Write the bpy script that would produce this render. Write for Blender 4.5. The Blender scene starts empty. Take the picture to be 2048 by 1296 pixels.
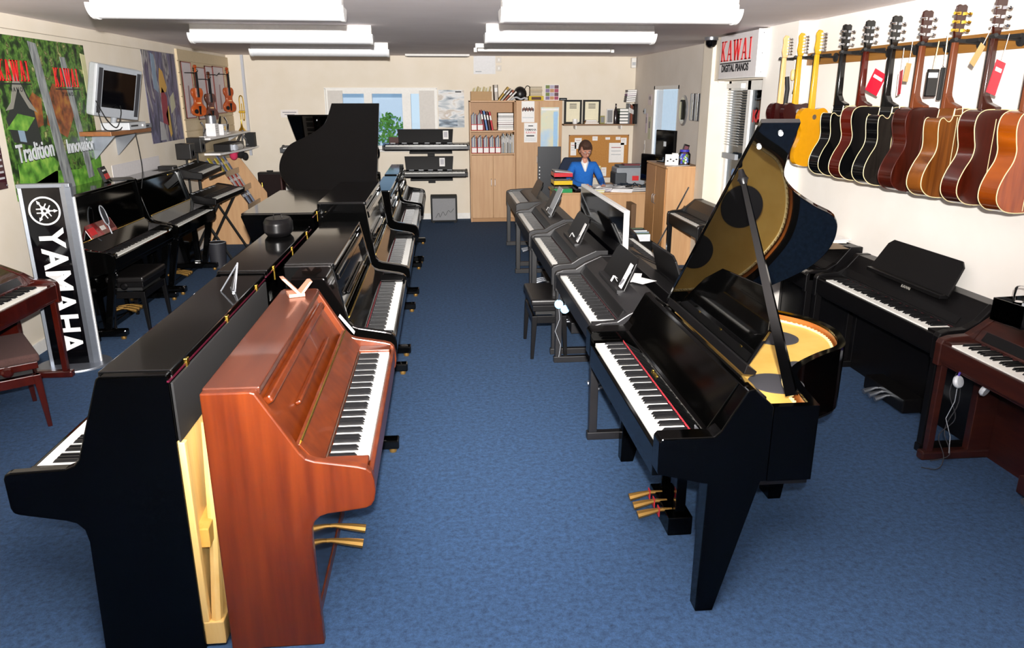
import bpy, bmesh, math, random
from mathutils import Vector, Matrix
random.seed(7)
C = bpy.context.scene.collection
PI = math.pi
R = math.radians

# ---------------------------------------------------------------- camera, world, lights, exposure
F_PX, CX, CY, VX, VY, CAM_H = 1500.0, 1024.0, 648.0, 877.0, 190.0, 2.05
pitch = math.atan((CY - VY) / F_PX)
yaw = math.atan((CX - VX) / (F_PX * math.cos(pitch) + (CY - VY) * math.sin(pitch)))
cd = bpy.data.cameras.new('camera'); cam = bpy.data.objects.new('camera', cd); C.objects.link(cam)
cd.sensor_width = 36.0; cd.lens = F_PX / 2048.0 * 36.0; cd.clip_start = 0.05; cd.clip_end = 200
cam.location = (0, 0, CAM_H); cam.rotation_euler = (PI / 2 - pitch, 0, -yaw)
bpy.context.scene.camera = cam
W = bpy.data.worlds.new('sky'); bpy.context.scene.world = W; W.use_nodes = True
nt = W.node_tree; bg = nt.nodes['Background']
tc = nt.nodes.new('ShaderNodeTexCoord'); sx = nt.nodes.new('ShaderNodeSeparateXYZ'); cr = nt.nodes.new('ShaderNodeValToRGB')
nt.links.new(tc.outputs['Generated'], sx.inputs[0]); nt.links.new(sx.outputs['Z'], cr.inputs[0]); nt.links.new(cr.outputs[0], bg.inputs[0])
cr.color_ramp.elements[0].position = 0.0; cr.color_ramp.elements[0].color = (.62, .80, .95, 1)
cr.color_ramp.elements[1].position = 0.6; cr.color_ramp.elements[1].color = (.25, .50, .90, 1)
bg.inputs[1].default_value = 1.0
def light(name, kind, loc, rot, power, color=(1, 1, 1), **k):
    l = bpy.data.lights.new(name, kind); l.energy = power; l.color = color
    for a, v in k.items(): setattr(l, a, v)
    o = bpy.data.objects.new(name, l); o.location = loc; o.rotation_euler = rot; C.objects.link(o); return o
# the photographer's flash gun, held just above the lens and tipped up
light('flash_gun', 'SPOT', (0.0, -0.10, 2.24), (R(90 + 14), 0, R(-1)), 5600, (1.0, .97, .93), spot_size=R(112), spot_blend=1.0, shadow_soft_size=.03)
vs = bpy.context.scene.view_settings
vs.view_transform = 'Standard'; vs.look = 'None'; vs.exposure = 0.0; vs.gamma = 1.0; vs.use_curve_mapping = False

# ---------------------------------------------------------------- materials
def lin(h):
    h = h.lstrip('#'); v = [int(h[i:i + 2], 16) / 255 for i in (0, 2, 4)]
    return tuple(c / 12.92 if c <= .04045 else ((c + .055) / 1.055) ** 2.4 for c in v) + (1,)
MATS = {}
def mat(name, col, rough=.5, metal=0, coat=0, ior=1.5, noise=None, bump=0, trans=0, emit=0):
    """noise = (second colour, scale xyz, detail)"""
    if name in MATS: return MATS[name]
    m = bpy.data.materials.new(name); m.use_nodes = True; n = m.node_tree; b = n.nodes['Principled BSDF']
    c = lin(col) if isinstance(col, str) else col
    b.inputs['Base Color'].default_value = c; b.inputs['Roughness'].default_value = rough
    b.inputs['Metallic'].default_value = metal; b.inputs['IOR'].default_value = ior
    b.inputs['Coat Weight'].default_value = coat; b.inputs['Coat Roughness'].default_value = .03
    b.inputs['Transmission Weight'].default_value = trans
    if emit: b.inputs['Emission Color'].default_value = c; b.inputs['Emission Strength'].default_value = emit
    t = n.nodes.new('ShaderNodeTexCoord'); mp = n.nodes.new('ShaderNodeMapping'); nz = n.nodes.new('ShaderNodeTexNoise')
    n.links.new(t.outputs['Object'], mp.inputs[0]); n.links.new(mp.outputs[0], nz.inputs[0])
    sc = noise[1] if noise else (30, 30, 30)
    mp.inputs['Scale'].default_value = sc; nz.inputs['Scale'].default_value = 1; nz.inputs['Detail'].default_value = noise[2] if noise else 3
    r = n.nodes.new('ShaderNodeValToRGB'); n.links.new(nz.outputs[0], r.inputs[0]); n.links.new(r.outputs[0], b.inputs['Base Color'])
    r.color_ramp.elements[0].position = .32; r.color_ramp.elements[1].position = .68
    r.color_ramp.elements[0].color = c
    r.color_ramp.elements[1].color = (lin(noise[0]) if noise else tuple(min(1, x * 1.06) for x in c[:3]) + (1,))
    if bump:
        bp = n.nodes.new('ShaderNodeBump'); bp.inputs['Strength'].default_value = bump; bp.inputs['Distance'].default_value = .01
        n.links.new(nz.outputs[0], bp.inputs['Height']); n.links.new(bp.outputs[0], b.inputs['Normal'])
    MATS[name] = m; return m
black = mat('black_lacquer', '#010101', .07, ior=1.28)
glossb = mat('black_polyester', '#030303', .06, ior=1.55)
mirrorb = mat('black_mirror_lacquer', '#030303', .035, ior=1.9, coat=.6)
blackt = mat('black_lacquer_top', '#050505', .08, ior=1.5, coat=.15)
satin = mat('satin_black', '#090809', .36, ior=1.35)
matt = mat('matt_black', '#0b0b0c', .7)
dpb = mat('black_ash', '#131214', .4, noise=('#1b1a1c', (6, 60, 6), 3))
grille = mat('speaker_cloth', '#26262b', .9)
mahog = mat('mahogany', '#481803', .3, coat=.15, noise=('#612706', (22, 22, 1.6), 6))
mahogt = mat('mahogany_top', '#401a0b', .32, coat=.2, noise=('#4f2412', (14, 2, 14), 6))
mahogd = mat('dark_mahogany', '#3c0f08', .35, noise=('#521a0e', (20, 3, 4), 5))
plinth = mat('dark_veneer', '#150d14', .15, coat=.4)
redw = mat('red_stool_wood', '#2e0804', .22, coat=.4, noise=('#400e06', (25, 25, 3), 5))
rosew = mat('rosewood', '#250e0c', .35, noise=('#35160f', (4, 4, 40), 4))
ivory = mat('white_key', '#efeee8', .25)
ebony = mat('black_key', '#0c0c0e', .3)
redfelt = mat('red_felt', '#a01224', .9)
brass = mat('brass', '#d8b24a', .25, metal=1)
brassp = mat('pedal_brass', '#b48a4a', .35, metal=.8)
chrome = mat('chrome', '#c9ccd2', .15, metal=1)
steel = mat('brushed_steel', '#9ba1ab', .35, metal=.8)
pine = mat('pale_spruce', '#dcb468', .5, noise=('#e8c680', (30, 30, 2), 4))
pined = mat('back_post_wood', '#c99a45', .5, noise=('#d6aa56', (30, 30, 2), 4))
gold = mat('gold_board', '#c9a04c', .45, noise=('#d2ab58', (12, 12, 12), 3))
goldl = mat('gold_cord', '#e6d49a', .5)
rimw = mat('rim_wood', '#8a4a1c', .3, coat=.3, noise=('#a35d28', (6, 6, 40), 4))
beech = mat('beech', '#b98d62', .5, noise=('#c49b70', (25, 25, 2), 4))
beechd = mat('beech_edge', '#a87b4c', .5)
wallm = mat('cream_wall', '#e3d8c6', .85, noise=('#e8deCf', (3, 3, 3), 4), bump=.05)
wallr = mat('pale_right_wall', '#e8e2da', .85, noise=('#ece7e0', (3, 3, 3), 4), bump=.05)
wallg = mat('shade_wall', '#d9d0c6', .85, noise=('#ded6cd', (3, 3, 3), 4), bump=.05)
ceilm = mat('ceiling_paint', '#e6dcdc', .9, noise=('#ece3e3', (2, 2, 2), 3))
white = mat('white_plastic', '#f0efee', .35)
whitem = mat('white_paint', '#e9e7e3', .6)
paper = mat('paper', '#eeecea', .8)
red = mat('red_print', '#c8161c', .5)
darkp = mat('dark_print', '#1d1d22', .6)
greyp = mat('grey_plastic', '#8d9197', .45)
lgrey = mat('light_grey_plastic', '#b9bcc0', .4)
screen = mat('dark_screen', '#050507', .05, ior=1.6)
fabricb = mat('brown_velvet', '#3c2724', .95, noise=('#452e2a', (120, 120, 120), 2))
leather = mat('black_leather', '#121010', .35)
blue_j = mat('blue_wool', '#1762b8', .9, noise=('#1e6cc4', (80, 80, 80), 2), bump=.2)
skin = mat('skin', '#c98f78', .55)
hair = mat('brown_hair', '#3a2318', .8, noise=('#4b2f20', (90, 90, 20), 3), bump=.4)
cork = mat('cork', '#b27a3c', .95, noise=('#c08a4b', (60, 60, 60), 4))
bluec = mat('navy_seat', '#142036', .8)
pinkt = mat('pink_wood_block', '#b98068', .5)
silver = mat('silver', '#a9adb5', .3, metal=.9)
carpet = mat('blue_carpet', '#0e2239', .97, noise=('#355880', (34, 34, 34), 12), bump=.2)
[x for x in carpet.node_tree.nodes if x.type == 'TEX_NOISE'][0].inputs['Roughness'].default_value = .82
_n = carpet.node_tree
_t = _n.nodes.new('ShaderNodeTexNoise'); _t.inputs['Scale'].default_value = 420; _t.inputs['Detail'].default_value = 2
_mx = _n.nodes.new('ShaderNodeMix'); _mx.data_type = 'RGBA'; _mx.blend_type = 'OVERLAY'; _mx.inputs[0].default_value = .55
_tc = [x for x in _n.nodes if x.type == 'TEX_COORD'][0]; _rp = [x for x in _n.nodes if x.type == 'VALTORGB'][0]
_n.links.new(_tc.outputs['Object'], _t.inputs[0]); _n.links.new(_rp.outputs[0], _mx.inputs[6]); _n.links.new(_t.outputs[0], _mx.inputs[7])
_n.links.new(_mx.outputs[2], _n.nodes['Principled BSDF'].inputs['Base Color'])
glass = bpy.data.materials.new('window_glass'); glass.use_nodes = True
_n = glass.node_tree; _n.nodes.remove(_n.nodes['Principled BSDF'])
_a = _n.nodes.new('ShaderNodeBsdfTransparent'); _b = _n.nodes.new('ShaderNodeBsdfGlossy'); _b.inputs['Roughness'].default_value = .02
_f = _n.nodes.new('ShaderNodeFresnel'); _f.inputs[0].default_value = 1.45; _m = _n.nodes.new('ShaderNodeMixShader')
_n.links.new(_f.outputs[0], _m.inputs[0]); _n.links.new(_a.outputs[0], _m.inputs[1]); _n.links.new(_b.outputs[0], _m.inputs[2]); _n.links.new(_m.outputs[0], _n.nodes['Material Output'].inputs[0])
def col(h, rough=.6, **k): return mat('paint_' + h.lstrip('#') + ('' if rough == .6 else str(int(rough * 100))), h, rough, **k)

# ---------------------------------------------------------------- mesh helpers
class MB:
    def __init__(s): s.bm = bmesh.new()
    def face(s, *p):
        s.bm.faces.new([s.bm.verts.new(q) for q in p]); return s
    def box(s, x0, x1, y0, y1, z0, z1):
        v = [s.bm.verts.new((x, y, z)) for z in (z0, z1) for y in (y0, y1) for x in (x0, x1)]
        for f in ((0, 2, 3, 1), (4, 5, 7, 6), (0, 1, 5, 4), (2, 6, 7, 3), (0, 4, 6, 2), (1, 3, 7, 5)): s.bm.faces.new([v[i] for i in f])
        return s
    def hexa(s, low, high):
        a = [s.bm.verts.new(p) for p in low]; b = [s.bm.verts.new(p) for p in high]; n = len(a)
        s.bm.faces.new(a[::-1]); s.bm.faces.new(b)
        for i in range(n): s.bm.faces.new((a[i], a[(i + 1) % n], b[(i + 1) % n], b[i]))
        return s
    def prism(s, pts, axis, a, b):
        f = {'x': lambda p, t: (t, p[0], p[1]), 'y': lambda p, t: (p[0], t, p[1]), 'z': lambda p, t: (p[0], p[1], t)}[axis]
        return s.hexa([f(p, a) for p in pts], [f(p, b) for p in pts])
    def tube(s, pts, r, n=8, closed=False, cap=True):
        P = [Vector(p) for p in pts]; m = len(P); rings = []
        rr = r if isinstance(r, (list, tuple)) else [r] * m
        up = None
        for i in range(m):
            if closed: d = P[(i + 1) % m] - P[i - 1]
            else: d = P[min(i + 1, m - 1)] - P[max(i - 1, 0)]
            d.normalize()
            if up is None: up = Vector((0, 0, 1)) if abs(d.z) < .9 else Vector((1, 0, 0))
            a = d.cross(up)
            if a.length < 1e-4: a = d.cross(Vector((0, 1, 0)))
            a.normalize(); b = a.cross(d).normalized(); up = b
            rings.append([s.bm.verts.new(P[i] + (a * math.cos(2 * PI * k / n) + b * math.sin(2 * PI * k / n)) * rr[i]) for k in range(n)])
        for i in range(m if closed else m - 1):
            A, B = rings[i], rings[(i + 1) % m]
            for k in range(n): s.bm.faces.new((A[k], A[(k + 1) % n], B[(k + 1) % n], B[k]))
        if cap and not closed: s.bm.faces.new(rings[0][::-1]); s.bm.faces.new(rings[-1])
        return s
    def lathe(s, prof, x=0, y=0, n=20):
        rings = [[s.bm.verts.new((x + r * math.cos(2 * PI * k / n), y + r * math.sin(2 * PI * k / n), z)) for k in range(n)] for r, z in prof]
        for A, B in zip(rings, rings[1:]):
            for k in range(n): s.bm.faces.new((A[k], A[(k + 1) % n], B[(k + 1) % n], B[k]))
        s.bm.faces.new(rings[0][::-1]); s.bm.faces.new(rings[-1]); return s
    def ball(s, c, r, sc=(1, 1, 1), n=12):
        g = bmesh.ops.create_uvsphere(s.bm, u_segments=n, v_segments=max(6, n // 2 + 2), radius=r)
        for v in g['verts']: v.co = Vector((v.co.x * sc[0] + c[0], v.co.y * sc[1] + c[1], v.co.z * sc[2] + c[2]))
        return s
    def xf(s, m): bmesh.ops.transform(s.bm, matrix=m, verts=s.bm.verts); return s
    def build(s, name, m, parent=None, bev=0, smooth=False, seg=2):
        bmesh.ops.recalc_face_normals(s.bm, faces=s.bm.faces)
        me = bpy.data.meshes.new(name); s.bm.to_mesh(me); s.bm.free()
        if smooth:
            me.polygons.foreach_set('use_smooth', [True] * len(me.polygons))
            try: me.set_sharp_from_angle(angle=R(40))
            except Exception: pass
        o = bpy.data.objects.new(name, me); C.objects.link(o); me.materials.append(m); o.parent = parent
        if bev:
            b = o.modifiers.new('bevel', 'BEVEL'); b.width = bev; b.segments = seg; b.limit_method = 'ANGLE'; b.angle_limit = R(35)
        return o
def inst(name, me, parent, loc=(0, 0, 0), rot=(0, 0, 0)):
    o = bpy.data.objects.new(name, me); C.objects.link(o); o.parent = parent; o.location = loc; o.rotation_euler = rot; return o
def tag(o, label, cat, group=None):
    o['label'] = label; o['category'] = cat
    if group: o['group'] = group
    return o
def thing(name, label, cat, loc=(0, 0, 0), rz=0, group=None):
    o = bpy.data.objects.new(name, None); C.objects.link(o); o.location = loc; o.rotation_euler = (0, 0, rz); o.empty_display_size = .1
    return tag(o, label, cat, group)
def struct(name, mb, m, **k):
    o = mb.build(name, m, **k); o['kind'] = 'structure'; return o
def B(x0, x1, y0, y1, z0, z1): return MB().box(x0, x1, y0, y1, z0, z1)
def curve(pts, n=6, closed=False):
    P = [Vector(p) for p in pts]; m = len(P); out = []
    for i in range(m if closed else m - 1):
        g = (lambda k: P[k % m]) if closed else (lambda k: P[max(0, min(m - 1, k))])
        a, b, c, d = g(i - 1), g(i), g(i + 1), g(i + 2)
        for j in range(n):
            t = j / n
            out.append(.5 * ((2 * b) + (-a + c) * t + (2 * a - 5 * b + 4 * c - d) * t * t + (-a + 3 * b - 3 * c + d) * t ** 3))
    if not closed: out.append(P[-1].copy())
    return out
def frame_m(o, right, up):
    r = Vector(right).normalized(); u = Vector(up); u = (u - r * u.dot(r)).normalized(); n = r.cross(u)
    m = Matrix.Identity(4)
    for i in range(3): m[i][0] = r[i]; m[i][1] = u[i]; m[i][2] = n[i]; m[i][3] = o[i]
    return m
def text(s, m, parent, loc, right, up, size, ex=.001, bold=0, stretch=1.0, align='CENTER', name='lettering'):
    cu = bpy.data.curves.new('txt', 'FONT'); cu.body = s; cu.size = size; cu.extrude = ex; cu.offset = bold
    cu.align_x = align; cu.align_y = 'CENTER'; cu.resolution_u = 3
    t = bpy.data.objects.new('txt', cu); C.objects.link(t)
    dg = bpy.context.evaluated_depsgraph_get(); dg.update()
    me = bpy.data.meshes.new_from_object(t.evaluated_get(dg)); bpy.data.objects.remove(t); bpy.data.curves.remove(cu)
    M = frame_m(loc, right, up) @ Matrix.Diagonal((stretch, 1, 1, 1)); me.transform(M)
    me.materials.clear(); me.materials.append(m); me.name = name
    o = bpy.data.objects.new(name, me); C.objects.link(o); o.parent = parent; return o
def slab_letters(word, m, parent, loc, right, up, w, h, ex=.004, name='lettering'):
    """condensed letters with slab serifs, total width w, height h, centred on loc"""
    L = {'K': ([(.2, 0, .2, 1, .17), (.28, .42, .72, 1, .09), (.36, .56, .76, 0, .17)], [(.04, .4), (.58, .98)], [(.04, .4), (.56, 1.0)]),
         'A': ([(.14, 0, .46, 1, .08), (.5, 1, .8, 0, .18), (.25, .33, .7, .33, .08)], [(0, .3), (.62, 1.0)], []),
         'W': ([(.1, 1, .3, 0, .16), (.3, 0, .5, .95, .07), (.5, 1, .7, 0, .16), (.7, 0, .9, 1, .07)], [], [(-.04, .26), (.38, .62), (.78, 1.04)]),
         'I': ([(.5, 0, .5, 1, .24)], [(.25, .75)], [(.25, .75)])}
    wid = {'K': 1.0, 'A': 1.0, 'W': 1.35, 'I': .6}; tot = sum(wid[c] for c in word) + .12 * (len(word) - 1)
    mb = MB(); x = 0; sx_ = w / tot
    for c in word:
        st, lo, hi = L[c]; W_ = wid[c]
        for (x0, y0, x1, y1, t) in st:
            if y0 == y1: p = [(x0, y0 - .04), (x1, y0 - .04), (x1, y0 + .04), (x0, y0 + .04)]
            else:
                p = [(x0 - t / 2, y0), (x0 + t / 2, y0), (x1 + t / 2, y1), (x1 - t / 2, y1)]
            mb.prism([((x + a * W_) * sx_ - w / 2, (b - .5) * h) for a, b in p], 'z', 0, ex)
        for (a, b) in lo: mb.prism([((x + q[0] * W_) * sx_ - w / 2, (q[1] - .5) * h) for q in ((a, 0), (b, 0), (b, .06), (a, .06))], 'z', 0, ex)
        for (a, b) in hi: mb.prism([((x + q[0] * W_) * sx_ - w / 2, (q[1] - .5) * h) for q in ((a, .94), (b, .94), (b, 1), (a, 1))], 'z', 0, ex)
        x += W_ + .12
    mb.xf(frame_m(loc, right, up)); return mb.build(name, m, parent)
def poly_print(pts, m, parent, name, o, right, up, d=.003):
    mb = MB().prism(pts, 'z', 0, d); mb.xf(frame_m(o, right, up)); return mb.build(name, m, parent)

# ---------------------------------------------------------------- the room
CEIL = 2.66
struct('floor', B(-3.6, 3.9, -3, 13.2, -.05, 0), carpet)
struct('ceiling', B(-3.6, 3.9, -3, 13.2, CEIL, CEIL + .1), ceilm)
struct('wall_left', B(-3.5, -3.35, -3, 13.2, 0, CEIL), wallm)
# back wall with the window opening x -1.83..-0.04, z 1.2..2.14
WX0, WX1, WZ0, WZ1 = -1.83, -.04, 1.18, 2.15
w = MB().box(-3.35, WX0, 13, 13.2, 0, CEIL).box(WX1, 3.3, 13, 13.2, 0, CEIL).box(WX0, WX1, 13, 13.2, 0, WZ0).box(WX0, WX1, 13, 13.2, WZ1, CEIL)
struct('wall_back', w, wallm)
struct('wall_right', B(3.22, 3.6, -3, 6.65, 0, CEIL), wallr)
struct('wall_right_pier', B(3.10, 3.6, 6.65, 7.3, 0, CEIL), wallr)
struct('wall_right_lintel', B(3.12, 3.40, 7.3, 8.7, 2.2, CEIL), wallm)
struct('wall_right_pillar', B(3.08, 3.6, 8.7, 9.0, 0, CEIL), wallm)
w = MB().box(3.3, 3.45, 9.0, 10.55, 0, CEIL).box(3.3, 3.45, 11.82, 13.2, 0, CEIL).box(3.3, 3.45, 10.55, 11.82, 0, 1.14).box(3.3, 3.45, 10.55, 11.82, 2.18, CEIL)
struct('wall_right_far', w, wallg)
# shopfront behind the photographer: wall with a broad glazed opening
w = MB().box(-3.5, 3.6, -3.1, -3, 0, 1.0).box(-3.5, 3.6, -3.1, -3, 2.1, CEIL)
for a, b in ((-3.5, -2.9), (-1.7, -1.2), (-.15, .15), (1.3, 1.8), (2.9, 3.6)): w.box(a, b, -3.1, -3, 1.0, 2.1)
struct('wall_front', w, wallm)
wf = MB()
for a in (-2.9, -1.6, .15, 1.5, 2.84): wf.box(a, a + .06, -3.08, -3.02, 1.0, 2.1)
struct('window_3', wf.box(-2.9, 2.9, -3.08, -3.02, 1.0, 1.06), whitem)
# window 1 (back wall)
w1 = MB()
for x0, x1 in ((WX0, WX0 + .04), (WX1 - .04, WX1), (-1.22, -1.09), (-.60, -.46)): w1.box(x0, x1, 13.02, 13.1, WZ0, WZ1)
w1.box(WX0 + .001, WX1 - .001, 13.012, 13.108, WZ0 + .001, WZ0 + .06).box(WX0 + .001, WX1 - .001, 13.012, 13.108, WZ1 - .08, WZ1 - .001)
w1 = struct('window_1', w1, whitem)
for (a, b) in ((-1.79, -1.22), (-1.09, -.60), (-.46, -.08)): B(a, b, 13.055, 13.065, WZ0 + .06, WZ1 - .08).build('pane', glass, w1)
MB().box(WX0 - .03, WX1 + .03, 12.86, 13.02, WZ0 - .03, WZ0).build('window_sill', whitem, w1, bev=.005)
for (a, b) in ((WX0 + .03, WX0 + .27), (WX1 - .28, WX1 - .03)): B(a, b, 12.99, 13.01, WZ0 + .03, WZ1 - .03).build('blind', col('#cfcac4'), w1)
MB().box(WX0 - .02, WX1 + .02, 12.985, 13.0, WZ1 - .005, WZ1 + .015).box(WX0 - .02, WX0, 12.985, 13, WZ0, WZ1).box(WX1, WX1 + .02, 12.985, 13, WZ0, WZ1).build('trim', whitem, w1)
voile = bpy.data.materials.new('voile_blind'); voile.use_nodes = True
_n = voile.node_tree; _p = _n.nodes['Principled BSDF']; _p.inputs['Base Color'].default_value = (.85, .88, .92, 1); _p.inputs['Roughness'].default_value = .8
_tr = _n.nodes.new('ShaderNodeBsdfTransparent'); _tl = _n.nodes.new('ShaderNodeBsdfTranslucent'); _tl.inputs[0].default_value = (.9, .94, 1, 1)
_m1 = _n.nodes.new('ShaderNodeMixShader'); _m1.inputs[0].default_value = .5; _m2 = _n.nodes.new('ShaderNodeMixShader'); _m2.inputs[0].default_value = .75
_n.links.new(_p.outputs[0], _m1.inputs[1]); _n.links.new(_tl.outputs[0], _m1.inputs[2]); _n.links.new(_m1.outputs[0], _m2.inputs[1]); _n.links.new(_tr.outputs[0], _m2.inputs[2]); _n.links.new(_m2.outputs[0], _n.nodes['Material Output'].inputs[0])
# window 2 (right wall, blind drawn)
w2 = struct('window_2', MB().box(3.3, 3.36, 10.55, 10.6, 1.14, 2.18).box(3.3, 3.36, 11.77, 11.82, 1.14, 2.18).box(3.3, 3.36, 10.55, 11.82, 2.13, 2.18).box(3.24, 3.36, 10.5, 11.87, 1.11, 1.14), whitem)
for i in range(16):
    y0 = 10.6 + i * .073
    B(3.33, 3.336, y0, y0 + .073, 1.16, 2.12).build('blind_slat', voile, w2)
# door recess
d1 = struct('door_1', MB().box(3.30, 3.36, 7.3, 7.36, 0, 2.2).box(3.30, 3.36, 8.06, 8.15, 0, 2.2).box(3.30, 3.36, 8.62, 8.7, 0, 2.2).box(3.30, 3.36, 7.3, 8.7, 2.1, 2.2).box(3.30, 3.36, 7.3, 8.7, 0, .12), whitem, bev=.004)
B(3.325, 3.335, 7.36, 8.06, .12, 2.1).build('pane', glass, d1); B(3.325, 3.335, 8.15, 8.62, .12, 2.1).build('pane', glass, d1)
B(3.26, 3.30, 8.0, 8.03, .95, 1.15).build('door_handle', chrome, d1, bev=.005)
text('KAWAI', red, d1, (3.315, 7.72, 1.83), (0, -1, 0), (0, 0, 1), .17, .001, .006)
bl = thing('venetian_blind', 'white venetian blind half drawn up beside the glass door', 'blind', (3.26, 8.40, 2.14))
B(-.02, .03, -.21, .21, -.02, .03).build('head_rail', whitem, bl)
for i in range(22):
    o = B(-.012, .012, -.2, .2, -.0008, .0008).build('slat', whitem, bl) if i == 0 else inst('slat', sl, bl)
    if i == 0: sl = o.data
    o.location = (0, 0, -.04 - i * .028); o.rotation_euler = (0, R(28), 0)
B(-.02, .02, -.2, .2, -.78, -.72).build('bottom_stack', greyp, bl, bev=.004)
MB().tube([(-.03, .19, 0), (-.03, .2, -.5), (-.03, .19, -.95)], .003, 5).build('cord', whitem, bl)
nw = thing('notice_sheet', 'white notice sheet with small red print on the door glass', 'notice', (3.30, 7.70, 1.55))
B(0, .003, -.16, .16, -.2, .2).build('sheet', paper, nw); B(-.002, 0, -.06, .02, .02, .05).build('print', red, nw)
st = thing('door_sticker', 'small oval blue sticker low on the door side light', 'sticker', (3.30, 8.36, 1.2))
MB().lathe([(.055, 0), (.055, .003)], n=20).xf(Matrix.Rotation(PI / 2, 4, 'Y')).build('disc', col('#5f83b5'), st)
# exterior: yard, a neighbouring pale wall and roof, and a shrub seen through the back window
struct('ground', B(-20, 20, 13.2, 40, -.1, -.05), col('#8b8f88', .9))
nb = thing('neighbour_building', 'pale blue-grey building beyond the back window', 'building', (-1.4, 19, 0))
B(-2.3, .6, 0, 4, -.05, 2.5).build('wall', col('#f2f8fc', .8), nb)
MB().prism([(-2.5, 2.5), (1.0, 2.5), (.1, 3.2), (-1.7, 3.2)], 'y', -.2, 4.2).build('roof', col('#d3e6f4', .8), nb)
sh = thing('shrub', 'bright green shrub outside the middle pane of the back window', 'shrub', (-1.05, 16.2, 0))
mb = MB()
for i in range(420):
    a, b, r = random.random() * 6.28, random.random() * PI, .45 * random.random() ** .4
    c = Vector((r * math.sin(b) * math.cos(a), r * math.sin(b) * math.sin(a) * .8, 1.15 + r * 1.2 * math.cos(b)))
    d = Vector((random.uniform(-1, 1), random.uniform(-1, 1), random.uniform(-1, 1))).normalized() * .06; e = d.orthogonal().normalized() * .03
    mb.face(c - d, c + e, c + d, c - e)
f = mb.build('foliage', mat('leaf_green', '#4f8a2e', .7, noise=('#7cb04a', (9, 9, 9), 2)), sh); f['kind'] = 'stuff'
MB().tube([(0, 0, -.05), (.02, 0, .6), (0, .02, 1.1)], [.05, .04, .02], 7).build('stem', col('#54402c'), sh)

# skirting and conduit
struct('baseboard_back', B(-3.35, 3.3, 12.985, 13, 0, .1), whitem); struct('baseboard_left', B(-3.35, -3.335, -3, 13, 0, .1), whitem)
struct('trim_1', MB().box(-3.12, -3.08, 12.96, 13, 1.1, CEIL), col('#b9bcc6'))
for y0, y1, x0 in ((-3, 7.3, -3.35),):
    struct('trim_2', B(-3.35, -3.342, -3, 10.5, 2.545, 2.55), col('#a99f90'))
vent = thing('ceiling_vent', 'slim white slotted vent on the ceiling near the back wall', 'vent', (0, 12.55, CEIL))
MB().box(-.5, .5, -.12, .12, -.03, 0).build('frame', whitem, vent, bev=.004)
for i in range(4): B(-.47, .47, -.1 + i * .05, -.075 + i * .05, -.036, -.03).build('slot', col('#6d6a68'), vent)

# fluorescent fittings
def fitting(x0, x1, y, label, thin=False):
    t = thing('fluorescent_fitting', label, 'ceiling light', ((x0 + x1) / 2, y, CEIL), R(1.5) if x0 < 0 else 0, 'ceiling strip lights'); h = (x1 - x0) / 2
    if thin:
        B(-h, h, -.03, .03, -.05, 0).build('spine', whitem, t, bev=.004)
        MB().tube([(-h + .03, 0, -.075), (h - .03, 0, -.075)], .019, 12).build('tube', white, t, smooth=True)
        for s in (-1, 1): B(s * h - .02, s * h + .02, -.02, .02, -.1, -.05).build('end_cap', whitem, t, bev=.003)
        return
    B(-h + .02, h - .02, -.07, .07, -.05, 0).build('spine', whitem, t, bev=.004)
    B(-h + .02, h - .02, -.085, .085, -.085, -.045).build('gear_tray', white, t, bev=.006)
    pr = [(.12 * math.cos(a), -.085 - .075 * math.sin(a)) for a in [PI * i / 12 for i in range(13)]]
    MB().prism(pr, 'x', -h + .03, h - .03).build('diffuser', mat('diffuser', '#f1f2f6', .3), t, smooth=True)
    pe = [(.13 * math.cos(a), -.08 - .085 * math.sin(a)) for a in [PI * i / 12 for i in range(13)]]
    for s in (-1, 1): MB().prism(pe, 'x', s * (h - .02) - .012, s * (h - .02) + .012).build('end_cap', white, t, smooth=True)
fitting(-2.10, -.57, 5.2, 'white diffused strip light nearest the camera on the left')
fitting(.40, 1.99, 5.2, 'white diffused strip light nearest the camera on the right')
fitting(-2.22, -.58, 7.5, 'white diffused strip light second from the camera on the left')
fitting(.42, 2.0, 7.25, 'white diffused strip light second from the camera on the right')
fitting(-2.25, -.58, 9.9, 'white diffused strip light furthest back on the left')
fitting(.47, 2.2, 9.9, 'thin bare-tube strip light furthest back on the right', True)

# ---------------------------------------------------------------- keys
SHARP = (0, 2, 3, 5, 6)          # whites (A=0) followed by a black key
KM = {}
def keyboard(par, d0, u0, u1, z, mode, length=.15, wm=ivory):
    w = (u1 - u0) / 52
    def wk(mb, y): mb.box(d0 - length, d0, y + .0007, y + w - .0007, z - .02, z)
    def bk(mb, y):
        a = d0 - length; b = d0 - .05
        mb.hexa([(a, y - .0055, z), (b + .004, y - .0055, z), (b + .004, y + .0055, z), (a, y + .0055, z)],
                [(a, y - .0045, z + .012), (b - .006, y - .0045, z + .012), (b - .006, y + .0045, z + .012), (a, y + .0045, z + .012)])
    if mode == 'parts':
        mb = MB(); wk(mb, 0); a = mb.build('white_key', wm, par); mb = MB(); bk(mb, 0); b = mb.build('black_key', ebony, par)
        a.location.y = u0
        for i in range(1, 52): inst('white_key', a.data, par, (0, u0 + i * w, 0))
        first = True
        for i in range(51):
            if i % 7 in SHARP:
                y = u0 + (i + 1) * w
                if first: b.location.y = y; first = False
                else: inst('black_key', b.data, par, (0, y, 0))
    else:
        mb = MB(); mc = MB()
        for i in range(52):
            wk(mb, u0 + i * w)
            if i < 51 and i % 7 in SHARP: bk(mc, u0 + (i + 1) * w)
        a = mb.build('white_keys', wm, par); a['kind'] = 'stuff'; b = mc.build('black_keys', ebony, par); b['kind'] = 'stuff'

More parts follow.
